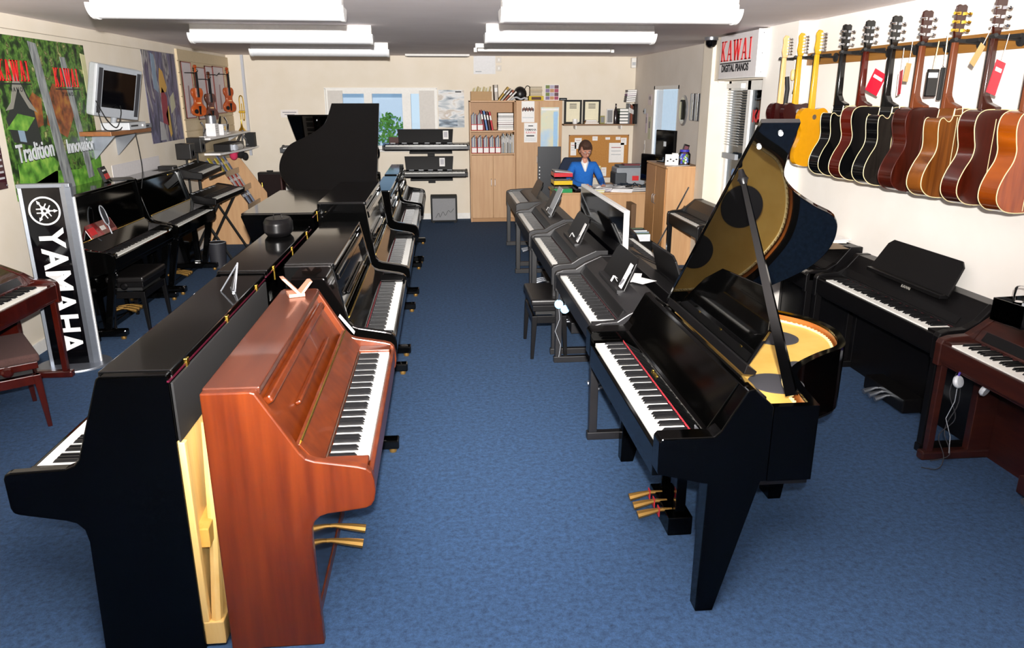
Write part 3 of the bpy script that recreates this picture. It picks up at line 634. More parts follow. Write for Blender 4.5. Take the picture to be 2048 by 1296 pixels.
# headphones
def headphones(label, loc, rz, m, cups, lay=False):
    t = thing('headphones', label, 'headphones', loc, rz)
    MB().tube([(0, .075 * math.cos(a), .02 + .10 * math.sin(a)) for a in [i * PI / 14 for i in range(15)]], .006, 7).build('headband', m, t, smooth=True)
    for s in (-1, 1):
        o = MB().lathe([(.032, -.012), (.036, 0), (.03, .012), (.012, .014)], n=18).xf(Matrix.Translation((0, s * .07, 0)) @ Matrix.Rotation(s * PI / 2 * .8, 4, 'X')).build('ear_cup', cups, t, smooth=True)
    MB().tube([(0, .07, -.03), (.01, .075, -.12), (-.02, .09, -.22), (.02, .07, -.33), (0, .05, -.42)], .0022, 5).build('cable', greyp, t, smooth=True)
    return t
headphones('purple headphones hanging under the rosewood piano keys', (2.80, 3.50, .56), R(25), col('#4a3a8c', .4), lgrey)
headphones('pale blue headphones hanging below the nearest charcoal piano', (.885, 5.40, .52), R(10), col('#2d3440', .4), col('#a9d3ee', .3))
cb = thing('headphone_cables', 'thin grey cables trailing from the rosewood piano to the carpet', 'cable', (2.84, 3.66, 0))
MB().tube(curve([(0, 0, .62), (-.02, .02, .45), (.02, -.01, .30), (-.03, .03, .18), (0, 0, .06), (-.06, -.05, .01), (-.14, -.02, .006)], 5), .003, 5).build('cable', grille, cb, smooth=True)
MB().tube(curve([(.02, .03, .62), (.03, .0, .4), (-.01, .02, .22), (.02, -.02, .08), (-.04, .05, .008)], 5), .003, 5).build('cable', grille, cb, smooth=True)
bx = thing('clear_organiser', 'clear plastic organiser box on the rosewood piano', 'box', (3.02, 3.50, .905), R(6))
clear = glass
for a in ((-.11, .11, -.1, .1, 0, .006), (-.11, -.105, -.1, .1, 0, .12), (.105, .11, -.1, .1, 0, .12), (-.11, .11, -.1, -.095, 0, .12), (-.11, .11, .095, .1, 0, .12)): B(*a).build('wall', clear, bx)
for i in range(7): B(-.09 + .025 * i, -.075 + .025 * i, -.07, .06, .006, .05 + .02 * (i % 3)).build('card', (paper, darkp, lgrey)[i % 3], bx)
MB().lathe([(.025, .12), (.03, .14), (.03, .19), (.022, .2)], -.05, .0, 14).build('jar', clear, bx, smooth=True)

# ---------------------------------------------------------------- stools
def stool(label, loc, rz, m, sm, w=.27, l=.52, h=.49, knob=True, apron=.09):
    t = thing('piano_stool', label, 'stool', loc, rz)
    B(-w / 2 - .015, w / 2 + .015, -l / 2 - .015, l / 2 + .015, h - .055, h).build('seat', sm, t, bev=.018, seg=3)
    B(-w / 2, w / 2, -l / 2, l / 2, h - .10, h - .055).build('top_apron', m, t, bev=.004)
    B(-w / 2 + .03, w / 2 - .03, -l / 2 + .05, l / 2 - .05, h - .14, h - .10).build('lift_mechanism', matt, t)
    for a in ((-w / 2, w / 2, -l / 2, -l / 2 + .02), (-w / 2, w / 2, l / 2 - .02, l / 2), (-w / 2, -w / 2 + .02, -l / 2, l / 2), (w / 2 - .02, w / 2, -l / 2, l / 2)): B(*a, h - .20, h - .14).build('apron', m, t, bev=.003)
    for x in (-1, 1):
        for y in (-1, 1):
            X, Y = x * (w / 2 - .018), y * (l / 2 - .018)
            MB().hexa([(X - .013 + x * .02, Y - .013 + y * .01, 0), (X + .013 + x * .02, Y - .013 + y * .01, 0), (X + .013 + x * .02, Y + .013 + y * .01, 0), (X - .013 + x * .02, Y + .013 + y * .01, 0)],
                      [(X - .022, Y - .022, h - .14), (X + .022, Y - .022, h - .14), (X + .022, Y + .022, h - .14), (X - .022, Y + .022, h - .14)]).build('leg', m, t, bev=.003)
    if knob:
        for s in (-1, 1): MB().lathe([(.012, 0), (.014, .02), (.03, .025), (.033, .04), (.02, .052)], n=18).xf(Matrix.Translation((0, s * (l / 2 + .0), h - .078)) @ Matrix.Rotation(-s * PI / 2, 4, 'X')).build('knob', m, t, smooth=True)
    return t
stool('red-brown adjustable stool with brown velvet seat at the left edge', (-2.86, 4.84, 0), R(35), redw, fabricb, .34, .56, .50)
stool('black stool in front of the tall left-wall upright', (-2.83, 7.08, 0), 0, satin, leather, .30, .55, .50)
stool('black stool with padded seat beside the nearest charcoal digital piano', (.835, 5.97, 0), 0, satin, leather, .27, .54, .50, knob=False)

# ---------------------------------------------------------------- silver banner stand with the tuning-fork emblem
bs = thing('banner_stand', 'tall black and silver display banner with white fork emblem and vertical lettering', 'banner', (-2.93, 5.90, 0), R(8))
MB().lathe([(.27, 0), (.27, .012), (.265, .018)], n=40).xf(Matrix.Diagonal((1, .8, 1, 1))).build('base_plate', steel, bs, smooth=True)
B(-.15, .12, -.02, .02, .018, 1.40).build('panel', screen, bs)
MB().prism([(-.17, -.02), (-.16, -.035), (-.14, -.025), (-.14, .025), (-.17, .02)], 'z', .018, 1.42).build('side_profile', steel, bs, smooth=True)
MB().prism([(.115, -.03), (.15, -.04), (.185, -.015), (.19, .02), (.115, .03)], 'z', .018, 1.42).build('side_profile', steel, bs, smooth=True)
B(.188, .196, .0, .024, .018, 1.32).build('edge_strip', white, bs)
B(-.17, .185, -.035, .03, 1.395, 1.425).build('top_cap', steel, bs, bev=.004)
ring = [(.105 * math.cos(a) - .012, -.022, 1.225 + .105 * math.sin(a)) for a in [2 * PI * i / 40 for i in range(40)]]
mb = MB()
for i in range(40):
    a0, a1 = 2 * PI * i / 40, 2 * PI * (i + 1) / 40
    q = lambda r, a, y: (-.012 + r * math.cos(a), y, 1.225 + r * math.sin(a))
    mb.hexa([q(.095, a0, -.0225), q(.107, a0, -.0225), q(.107, a1, -.0225), q(.095, a1, -.0225)], [q(.095, a0, -.0205), q(.107, a0, -.0205), q(.107, a1, -.0205), q(.095, a1, -.0205)])
mb.build('emblem_ring', white, bs)
mb = MB()
for k in range(3):
    M = Matrix.Translation((-.012, -.0215, 1.225)) @ Matrix.Rotation(R(120 * k), 4, 'Y') @ Matrix.Rotation(R(0), 4, 'Y')
    for p in ([(-.055, .011), (.03, .011), (.03, .018), (-.055, .018)], [(-.055, -.018), (.03, -.018), (.03, -.011), (-.055, -.011)], [(.02, -.018), (.038, -.005), (.038, .005), (.02, .018)], [(.035, -.004), (.075, -.004), (.075, .004), (.035, .004)], [(.062, -.012), (.09, 0), (.062, .012)]):
        s_ = MB().prism(p, 'y', -.001, .001); s_.xf(M); me = bpy.data.meshes.new('t'); s_.bm.to_mesh(me); mb.bm.from_mesh(me); s_.bm.free(); bpy.data.meshes.remove(me)
mb.build('emblem_forks', white, bs)
for s_, z in zip('YAMAHA', (1.02, .86, .69, .52, .35, .19)):
    text(s_, white, bs, (-.005, -.0225, z), (0, 0, -1), (1, 0, 0), .235, .0008, .006, .95)

# ---------------------------------------------------------------- left wall: poster, plaques, screen, art print
def RGBA(h): return lin(h)
def poster(name, label, x, y0, y1, z0, z1, m, cat='poster'):
    t = thing(name, label, cat, (x, (y0 + y1) / 2, (z0 + z1) / 2)); B(0, .004, -(y1 - y0) / 2, (y1 - y0) / 2, -(z1 - z0) / 2, (z1 - z0) / 2).build('sheet', m, t); return t
def ramp_mat(name, stops, scale, detail=6, rough=.5, dist=0):
    m = mat(name, '#000000', rough, noise=('#ffffff', scale, detail)); r = [x for x in m.node_tree.nodes if x.type == 'VALTORGB'][0].color_ramp
    z = [x for x in m.node_tree.nodes if x.type == 'TEX_NOISE'][0]; z.inputs['Distortion'].default_value = dist
    while len(r.elements) > 2: r.elements.remove(r.elements[1])
    r.elements[0].position, r.elements[0].color = stops[0][0], lin(stops[0][1]); r.elements[1].position, r.elements[1].color = stops[-1][0], lin(stops[-1][1])
    for p, c in stops[1:-1]: e = r.elements.new(p); e.color = lin(c)
    return m
foliage = ramp_mat('garden_print', [(.32, '#0e1a0a'), (.42, '#1d3512'), (.49, '#3c6420'), (.55, '#5f8836'), (.60, '#3a3a1c'), (.68, '#a9b070')], (8, 12, 11), 12)
bright = ramp_mat('lawn_print', [(.3, '#2f5a1c'), (.5, '#5f9a34'), (.7, '#93c04e')], (8, 10, 10), 8)
redleaf = ramp_mat('red_leaf_print', [(.3, '#3f2c16'), (.5, '#8a4a26'), (.7, '#a9762f')], (10, 12, 12), 8)
bark = ramp_mat('bark_print', [(.3, '#5d6063'), (.5, '#858a8c'), (.7, '#a5a9a7')], (10, 30, 6), 6)
PY0, PY1, PZ0, PZ1 = 6.32, 7.92, 1.24, 2.50
ps = poster('garden_poster', 'large green garden poster with red brand lettering and silver words across it', -3.349, PY0, PY1, PZ0, PZ1, foliage)
def pg(pts, m, name, d=.002): # pts in fractions of the poster
    W_, H_ = PY1 - PY0, PZ1 - PZ0
    return MB().prism([((a - .5) * W_, (b - .5) * H_) for a, b in pts], 'x', .004, .004 + d).build(name, m, ps)
pg([(.42, .14), (.0, .04), (0, .0), (1, 0), (1, .2), (.7, .12)], bright, 'lawn')
pg([(.05, .05), (.42, .03), (.46, .2), (.36, .28), (.2, .26), (.06, .22)], bright, 'hedge')
pg([(.42, .45), (.62, .35), (.74, .5), (.70, .68), (.55, .72), (.45, .6)], redleaf, 'maple')
pg([(.26, .42), (.38, .45), (.40, .62), (.32, .66), (.26, .6)], redleaf, 'maple')
pg([(.06, .36), (.34, .30), (.32, .42), (.30, .58), (.19, .78), (.10, .58), (.03, .5)], col('#2b2f2c'), 'pagoda_wall', .0022)
pg([(.04, .55), (.10, .60), (.18, .80), (.26, .62), (.34, .53), (.26, .56), (.18, .68), (.11, .56)], col('#8c8a80'), 'pagoda_roof', .0026)
pg([(.12, .36), (.18, .35), (.17, .48), (.11, .49)], col('#8aa0b4'), 'pagoda_door', .0026)
pg([(.36, .98), (.44, .97), (.52, .5), (.62, .0), (.50, .0), (.45, .4)], bark, 'tree_trunk', .0024)
pg([(.68, .9), (.74, .9), (.80, .5), (.88, .05), (.80, .04), (.75, .4)], bark, 'tree_trunk', .0024)
pg([(.94, .94), (1.0, .93), (1.0, .5), (.96, .5)], col('#c9c79a'), 'pale_trunk', .0024)
pg([(.02, .44), (.2, .42), (.30, .50), (.14, .53)], bright, 'pine_branch', .003)
for yc, zc, w_ in ((6.60, 2.235, .46), (7.47, 2.20, .46)):
    slab_letters('KAWAI', red, ps, (.008, yc - (PY0 + PY1) / 2, zc - (PZ0 + PZ1) / 2), (0, 1, 0), (0, 0, 1), w_, .16, .006)
    B(.006, .009, yc - w_ / 2 - (PY0 + PY1) / 2, yc + w_ / 2 - (PY0 + PY1) / 2, zc - .105 - (PZ0 + PZ1) / 2, zc - .095 - (PZ0 + PZ1) / 2).build('rule', darkp, ps)
    text('P I A N O S', darkp, ps, (.008, yc - (PY0 + PY1) / 2, zc - .145 - (PZ0 + PZ1) / 2), (0, 1, 0), (0, 0, 1), .05)
for m_, dx, dz in ((darkp, .006, -.008), (col('#c9cdd2'), .010, 0)):  # dark copy, set lower, is a painted shadow behind the pale grey words
    text('Tradition', m_, ps, (dx, -.40, -.27 + dz), (0, 1, .03), (0, 0, 1), .20, .002, .003, .80); text('Innovation', m_, ps, (dx, .42, -.27 + dz), (0, 1, 0), (0, 0, 1), .17, .002, .003, .78)
art = ramp_mat('abstract_print', [(.28, '#14131f'), (.40, '#3a3854'), (.48, '#6f6d8c'), (.54, '#3f2f52'), (.60, '#a9a6a8'), (.66, '#2b2a44'), (.74, '#d8d2c8')], (4, 7, 1.6), 5, dist=.8)
ap = poster('abstract_poster', 'dark violet and grey abstract painting print on the left wall', -3.349, 9.38, 10.5, 1.50, 2.55, art)
for pts, c in (([(-.1, .05), (.1, .06), (.14, .12), (.05, .3), (-.04, .34), (-.1, .2)], '#c79a4a'), ([(-.12, -.3), (.06, -.34), (.1, 0), (-.04, .12), (-.1, 0)], '#8c2c3c'), ([(.0, -.2), (.08, -.48), (.14, -.44), (.12, -.1)], '#c8a24e'), ([(.2, -.2), (.38, -.12), (.36, .06), (.22, .0)], '#b9b79c'), ([(-.28, -.5), (-.08, -.5), (-.12, -.3), (-.24, -.28)], '#a9a8aa'), ([(-.3, .1), (-.16, .05), (-.18, .48), (-.28, .5)], '#7f93a8')):
    MB().prism(pts, 'x', .004, .0055).build('brush_patch', col(c), ap)
pl = mat('maroon_plaque', '#3a0d1c', .2, coat=.5)
for i, (y0, y1, z0, z1, l) in enumerate(((5.9, 6.19, 1.36, 1.69, 'lower maroon award plaque left of the garden poster'), (5.8, 6.13, 1.78, 2.02, 'upper maroon award plaque at the left photo edge'))):
    t = thing('award_plaque', l, 'plaque', (-3.349, (y0 + y1) / 2, (z0 + z1) / 2))
    B(0, .02, -(y1 - y0) / 2, (y1 - y0) / 2, -(z1 - z0) / 2, (z1 - z0) / 2).build('board', pl, t, bev=.004)
    for k in range(5): B(.02, .0215, -.02 * (k % 2) - .06, .12, .09 - k * .045, .105 - k * .045).build('engraved_line', lgrey, t)
    for sy in (-1, 1):
        for sz in (-1, 1): MB().ball((.022, sy * (y1 - y0) * .44, sz * (z1 - z0) * .42), .008, n=8).build('stud', chrome, t, smooth=True)
# wall shelf with the tilted screen
sf = thing('wall_shelf', 'wooden wall shelf under the tilted silver television', 'shelf', (-3.2, 8.1, 1.70))
B(-.15, .14, -.55, .48, -.02, .02).build('board', mat('pine_shelf', '#7a4a24', .4, noise=('#8d5a2e', (20, 2, 20), 4)), sf, bev=.003)
for y in (-.3, .25): MB().hexa([(-.148, y, -.25), (-.14, y, -.25), (-.14, y + .02, -.25), (-.148, y + .02, -.25)], [(-.148, y, -.02), (.08, y, -.02), (.08, y + .02, -.02), (-.148, y + .02, -.02)]).build('bracket', steel, sf)
tv = thing('small_television', 'silver flat television with speaker sides, tilted on the wall shelf', 'television', (-3.10, 7.95, 2.07)); tv.rotation_euler = (R(-7), R(10), R(-30)); tv.scale = (1, .84, 1.16)
B(-.11, .0, -.30, .30, -.21, .21).build('housing', lgrey, tv, bev=.02)
B(.0, .012, -.29, .29, -.205, .205).build('bezel', greyp, tv, bev=.006)
B(.012, .014, -.215, .215, -.13, .165).build('screen', screen, tv)
for s in (-1, 1): B(.012, .016, s * .25 - .025, s * .25 + .025, -.18, .18).build('side_grille', grille, tv, bev=.003)
MB().tube([(-.03, 0, -.20), (-.04, 0, -.33)], .03, 12).build('neck', greyp, tv)
vd = thing('silver_disc_player', 'silver disc player under the television', 'player', (-3.15, 8.12, 1.72))
B(-.14, .13, -.22, .22, .0, .07).build('case', lgrey, vd, bev=.006); B(.13, .133, -.18, .0, .03, .045).build('tray', darkp, vd); MB().lathe([(.012, 0), (.012, .01)], n=14).xf(Matrix.Translation((.13, .12, .035)) @ Matrix.Rotation(PI / 2, 4, 'Y')).build('knob', white, vd)
vd = thing('silver_set_top_box', 'slim silver box stacked by the disc player on the shelf', 'player', (-3.15, 8.42, 1.72)); B(-.13, .11, -.07, .13, .0, .045).build('case', silver, vd, bev=.004); B(.11, .112, -.05, .05, .015, .03).build('display', darkp, vd)
cbl = thing('television_cables', 'tangled black cables hanging below the television', 'cable', (-3.15, 7.75, 1.75))
for pts in ([(0, -.2, .25), (.03, -.1, .08), (.05, .05, .0), (.08, .12, .12), (.06, .18, .2)], [(0, -.2, .2), (.06, -.25, .0), (.10, -.05, -.02), (.08, .1, .0)], [(.12, .3, -.06), (.12, .34, -.25), (.10, .40, -.45), (.08, .36, -.62)]): MB().tube(curve(pts, 5), .005, 5).build('cable', matt, cbl, smooth=True)

# items on the left-wall uprights
mg = thing('music_magazine', 'glossy dark and red magazine standing on the tall left upright', 'magazine', (-3.0, 6.95, .86)); mg.rotation_euler = (0, R(-28), 0); mg.scale = (1, 1.3, 1.3)
B(0, .012, -.20, .20, 0, .27).build('cover', mat('magazine_cover', '#25100f', .2, coat=.4, noise=('#8a1c1c', (9, 9, 9), 5)), mg)
B(-.006, .0, -.198, .198, .002, .268).build('pages', paper, mg)
for y0, y1, z0, z1, c in ((-.18, .0, .21, .235, '#d9d6d2'), (-.18, -.06, .16, .18, '#a8a4a0'), (.08, .19, .02, .25, '#4a1414'), (-.19, -.10, .02, .07, '#b82226'), (-.02, .05, .03, .06, '#cfcac4')): B(.012, .0135, y0, y1, z0, z1).build('cover_print', col(c), mg)
ht = thing('headphone_stand', 'small grey mesh hoop standing in front of the magazine', 'stand', (-2.95, 6.98, .86)); ht.rotation_euler = (0, R(-15), 0)
MB().tube([(0, .05 * math.cos(a), .17 + .09 * math.sin(a)) for a in [2 * PI * i / 20 for i in range(20)]], .006, 6, closed=True).build('hoop', greyp, ht, smooth=True); B(-.002, .002, -.04, .04, .1, .24).build('mesh', grille, ht); MB().tube([(0, 0, 0), (0, 0, .09)], .006, 6).build('stem', greyp, ht)
bk1 = thing('red_boxed_album', 'small black and red boxed album on the tall left upright', 'box', (-3.2, 7.62, 1.255), R(20)); bk1.rotation_euler = (0, R(-18), R(10)); B(0, .03, -.09, .09, 0, .14).build('box', matt, bk1, bev=.003); B(.03, .032, -.08, .08, .02, .07).build('red_panel', red, bk1); B(.03, .032, -.07, .05, .095, .11).build('print', paper, bk1)
bk2 = thing('open_booklet', 'black open booklet lying on the tall left upright', 'booklet', (-3.15, 7.85, 1.255), R(30)); MB().hexa([(-.1, -.14, 0), (.1, -.14, 0), (.1, .0, 0), (-.1, .0, 0)], [(-.1, -.14, .006), (.1, -.14, .006), (.1, 0, .012), (-.1, 0, .012)]).build('cover', satin, bk2); MB().hexa([(-.1, .0, 0), (.1, .0, 0), (.1, .14, 0), (-.1, .14, 0)], [(-.1, 0, .012), (.1, 0, .012), (.1, .14, .006), (-.1, .14, .006)]).build('page', satin, bk2)
mw = thing('wall_notice_strip', 'pale paper strip fixed on the wall above the left uprights', 'notice', (-3.348, 8.9, 1.22)); B(0, .004, -.75, .6, -.05, .14).build('sheet', col('#d9d5d6'), mw)
mt_ = thing('metronome_box', 'black box with gold lettering on the second left upright', 'box', (-3.2, 9.12, 1.125)); B(-.08, .09, -.12, .1, 0, .10).build('box', matt, mt_, bev=.008); B(.09, .092, -.09, .07, .035, .06).build('gold_print', brass, mt_)
cs = thing('black_leaning_case', 'small black case beside the gold-lettered box', 'case', (-3.2, 9.32, 1.125)); B(-.09, .09, -.07, .08, 0, .13).build('case', leather, cs, bev=.01); B(.085, .095, -.03, .03, .05, .07).build('clasp', silver, cs, bev=.002)
for i, (y, z, l) in enumerate(((9.98, 1.28, 'nearer black desktop speaker on a stand by the left wall'), (10.42, 1.33, 'further black desktop speaker on a stand by the left wall'))):
    t = thing('monitor_speaker', l, 'speaker', (-3.18, y, z)); B(-.09, .09, -.10, .10, 0, .19).build('cabinet', leather, t, bev=.006)
    MB().lathe([(.05, 0), (.045, .004), (.02, -.006)], n=20).xf(Matrix.Translation((.09, 0, .07)) @ Matrix.Rotation(PI / 2, 4, 'Y')).build('cone', grille, t, smooth=True); MB().tube([(0, 0, 0), (0, 0, -z)], .014, 8).build('stand_pole', matt, t); MB().lathe([(.12, -z), (.12, -z + .012)], n=20).build('stand_base', matt, t)

# ---------------------------------------------------------------- stage keyboards on stands by the left wall
def stage_kb(label, loc, rz, L=1.25, D=.33, ring=False, m=satin, keys='stuff', rest=False, tilt=0, key_m=ivory):
    t = thing('stage_keyboard', label, 'keyboard', loc, rz, 'stage keyboards'); t.rotation_euler = (0, tilt, rz)
    MB().prism([(0, .02), (0, .10), (.03, .115), (D - .17, .10), (D - .165, .075), (D, .072), (D, .02), (D - .03, 0), (.03, 0)], 'y', .03, L - .03).build('case', m, t, bev=.004)
    for y in (0, L - .035): MB().prism([(0, .01), (0, .11), (.03, .125), (D - .18, .11), (D - .13, .095), (D + .004, .09), (D + .004, .01)], 'y', y, y + .035).build('end_cheek', m, t, bev=.008)
    n = int((L - .10) / .0235 + .5); u0 = (L - n * .0235) / 2
    mb = MB(); mc = MB()
    for i in range(n):
        mb.box(D - .155, D - .005, u0 + i * .0235 + .0008, u0 + (i + 1) * .0235 - .0008, .07, .086)
        if i < n - 1 and i % 7 in SHARP: mc.box(D - .155, D - .06, u0 + (i + 1) * .0235 - .006, u0 + (i + 1) * .0235 + .006, .086, .097)
    a = mb.build('white_keys', key_m, t); a['kind'] = 'stuff'; a = mc.build('black_keys', ebony, t); a['kind'] = 'stuff'
    for i in range(6): B(.05, .075, .12 + i * (L - .3) / 6, .2 + i * (L - .3) / 6, .107, .116).build('control_panel', greyp if i % 2 else lgrey, t)
    if rest:
        y0, y1 = L * .18, L * .80; MB().hexa([(.03, y0, .11), (.04, y0, .11), (.04, y1, .11), (.03, y1, .11)], [(-.03, y0 - .02, .33), (-.02, y0 - .02, .33), (-.02, y1 + .02, .33), (-.03, y1 + .02, .33)]).build('music_rest', satin, t, bev=.004)
    return t
kA = stage_kb('black stage keyboard on the upper tier by the left wall', (-3.22, 9.42, 1.10), R(4), 1.15, .36, tilt=R(6))
kB = stage_kb('black stage keyboard on the lower crossed stand by the left wall', (-3.12, 9.48, .78), R(-2), 1.25, .38, tilt=R(4))
ks = thing('keyboard_stand', 'black crossed tubular stand carrying two keyboards by the left wall', 'stand', (-2.95, 9.6, 0))
for y in (.15, .95):
    MB().tube([(-.25, y, .02), (.16, y, .76)], .018, 4).build('cross_bar', matt, ks); MB().tube([(.25, y + .03, .02), (-.16, y + .03, .76)], .018, 4).build('cross_bar', matt, ks)
    MB().tube([(-.2, y, .765), (.2, y, .765)], .016, 6).build('arm', matt, ks)
for x in (-.25, .25): MB().tube([(x, .05, .02), (x, 1.1, .02)], .018, 6).build('foot_bar', matt, ks)
MB().tube([(-.14, .5, .77), (-.14, .5, 1.08)], .02, 6).build('upper_post', matt, ks); MB().tube([(-.2, .2, 1.085), (-.2, .9, 1.085)], .016, 6).build('upper_arm', matt, ks); MB().tube([(.08, .2, 1.06), (.08, .9, 1.06)], .016, 6).build('upper_arm', matt, ks)
bn = thing('swivel_basket', 'grey waste bin standing under the second left upright', 'bin', (-2.78, 9.45, 0)); MB().lathe([(.09, 0), (.11, .3), (.115, .3), (.115, .31), (.09, .31)], n=20).build('bucket', col('#25252b'), bn, smooth=True)
MB().tube([(.11 * math.cos(a), .11 * math.sin(a), .31) for a in [2 * PI * i / 18 for i in range(18)]], .005, 5, closed=True).build('rim', greyp, bn)

# ---------------------------------------------------------------- beech magazine rack
mr = thing('magazine_rack', 'sloping beech magazine rack at the back left corner', 'rack', (-3.33, 10.95, 0))
prof = [(0, 0), (.56, 0), (.60, .12), (.60, .58), (.24, 1.12), (.0, 1.12)]
for y in (0, 1.25): MB().prism(prof, 'y', y, y + .02).build('side_panel', beech, mr, bev=.002)
B(0, .012, .02, 1.25, 0, 1.12).build('back_board', beechd, mr)
for k, (d, z) in enumerate(((.52, .18), (.46, .42), (.34, .66), (.18, .90))):
    B(d - .26 if d > .3 else .01, d + .03, .02, 1.25, z, z + .015).build('shelf', beech, mr); B(d + .02, d + .032, .02, 1.25, z, z + .08).build('retaining_lip', col('#b9a58c', .3), mr)
cols = ['#b9c6d0', '#8a9fbf', '#d8d6dc', '#6f7fa0', '#c8b4c4', '#7a8c66', '#b83a30', '#3a3440', '#8cae3c', '#d0c04a', '#a03858', '#5a6a78']
k = 0
ORD = ('nearest', 'second', 'third', 'fourth', 'fifth', 'sixth', 'seventh', 'eighth', 'ninth', 'tenth', 'furthest')
CN = ('pale blue', 'steel blue', 'pearl grey', 'slate blue', 'pale pink', 'sage green', 'red', 'black', 'lime green', 'yellow', 'magenta', 'grey')
for (d, z, n, tier) in ((.30, .675, 11, 'middle'), (.42, .435, 10, 'lowest'), (.15, .915, 8, 'highest')):
    for i in range(n):
        y = 11.0 + i * 1.2 / n; c = cols[(k * 5 + i) % 12]; cn = CN[(k * 5 + i) % 12]; k += 1
        t = thing('magazine', '%s songbook, %s along the %s tier of the beech rack' % (cn, ORD[i], tier), 'book', (-3.33 + d, y, z), R(90), 'songbooks in the beech rack'); t.rotation_euler = (0, R(-28), 0)
        B(0, .008, 0, .095, 0, .24 + .03 * (i % 3)).build('cover', col(c), t); B(.008, .009, .015, .08, .15, .19).build('title_strip', paper, t)
pf = thing('paper_flowers', 'pink and black cloth puppets on top of the beech rack', 'toy', (-3.10, 11.9, 1.12))
for (x, y, z, r, c) in ((0, 0, .06, .06, '#c8325a'), (.02, .06, .12, .045, '#b02848'), (.03, .25, .08, .07, '#141416'), (.0, .33, .14, .06, '#17171a'), (.05, .2, .16, .04, '#1a1a1c'), (.08, .36, .02, .05, '#141416')): MB().ball((x, y, z), r, (1, 1, 1.2), 10).build('soft_piece', col(c, .9), pf, smooth=True)

# ---------------------------------------------------------------- guitars on the right wall
WALLX = 3.22
rk = thing('guitar_rack', 'long wooden rail with black yoke hangers holding the guitars on the right wall', 'rack', (WALLX, 6.9, 2.34))
B(-.022, .0, -5.2, -.26, -.045, .055).build('rail', mat('rail_wood', '#7c5220', .45, noise=('#8f6228', (30, 2, 30), 4)), rk, bev=.002)
GY = [6.62, 6.33, 6.03, 5.59, 5.28, 4.96, 4.64, 4.33, 4.01, 3.70]
GX = 3.00
for y in GY:
    h = y - 6.9; L_ = GX - WALLX
    if y < 6.58: MB().lathe([(.035, 0), (.035, .012), (.015, .02)], n=18).xf(Matrix.Translation((-.022, h + .10, 0)) @ Matrix.Rotation(-PI / 2, 4, 'Y')).build('hanger_boss', matt, rk, smooth=True)
    MB().tube([(-.03, h + .10, 0), (L_ * .5, h + .07, .005), (L_, h + .045, .01)], .009, 6).build('hanger_arm', matt, rk, smooth=True)
    MB().tube([(L_ - .07, h - .05, .012), (L_ - .045, h + .03, .01), (L_ + .045, h + .03, .01), (L_ + .07, h - .05, .012)], .011, 6).build('yoke', matt, rk, smooth=True)
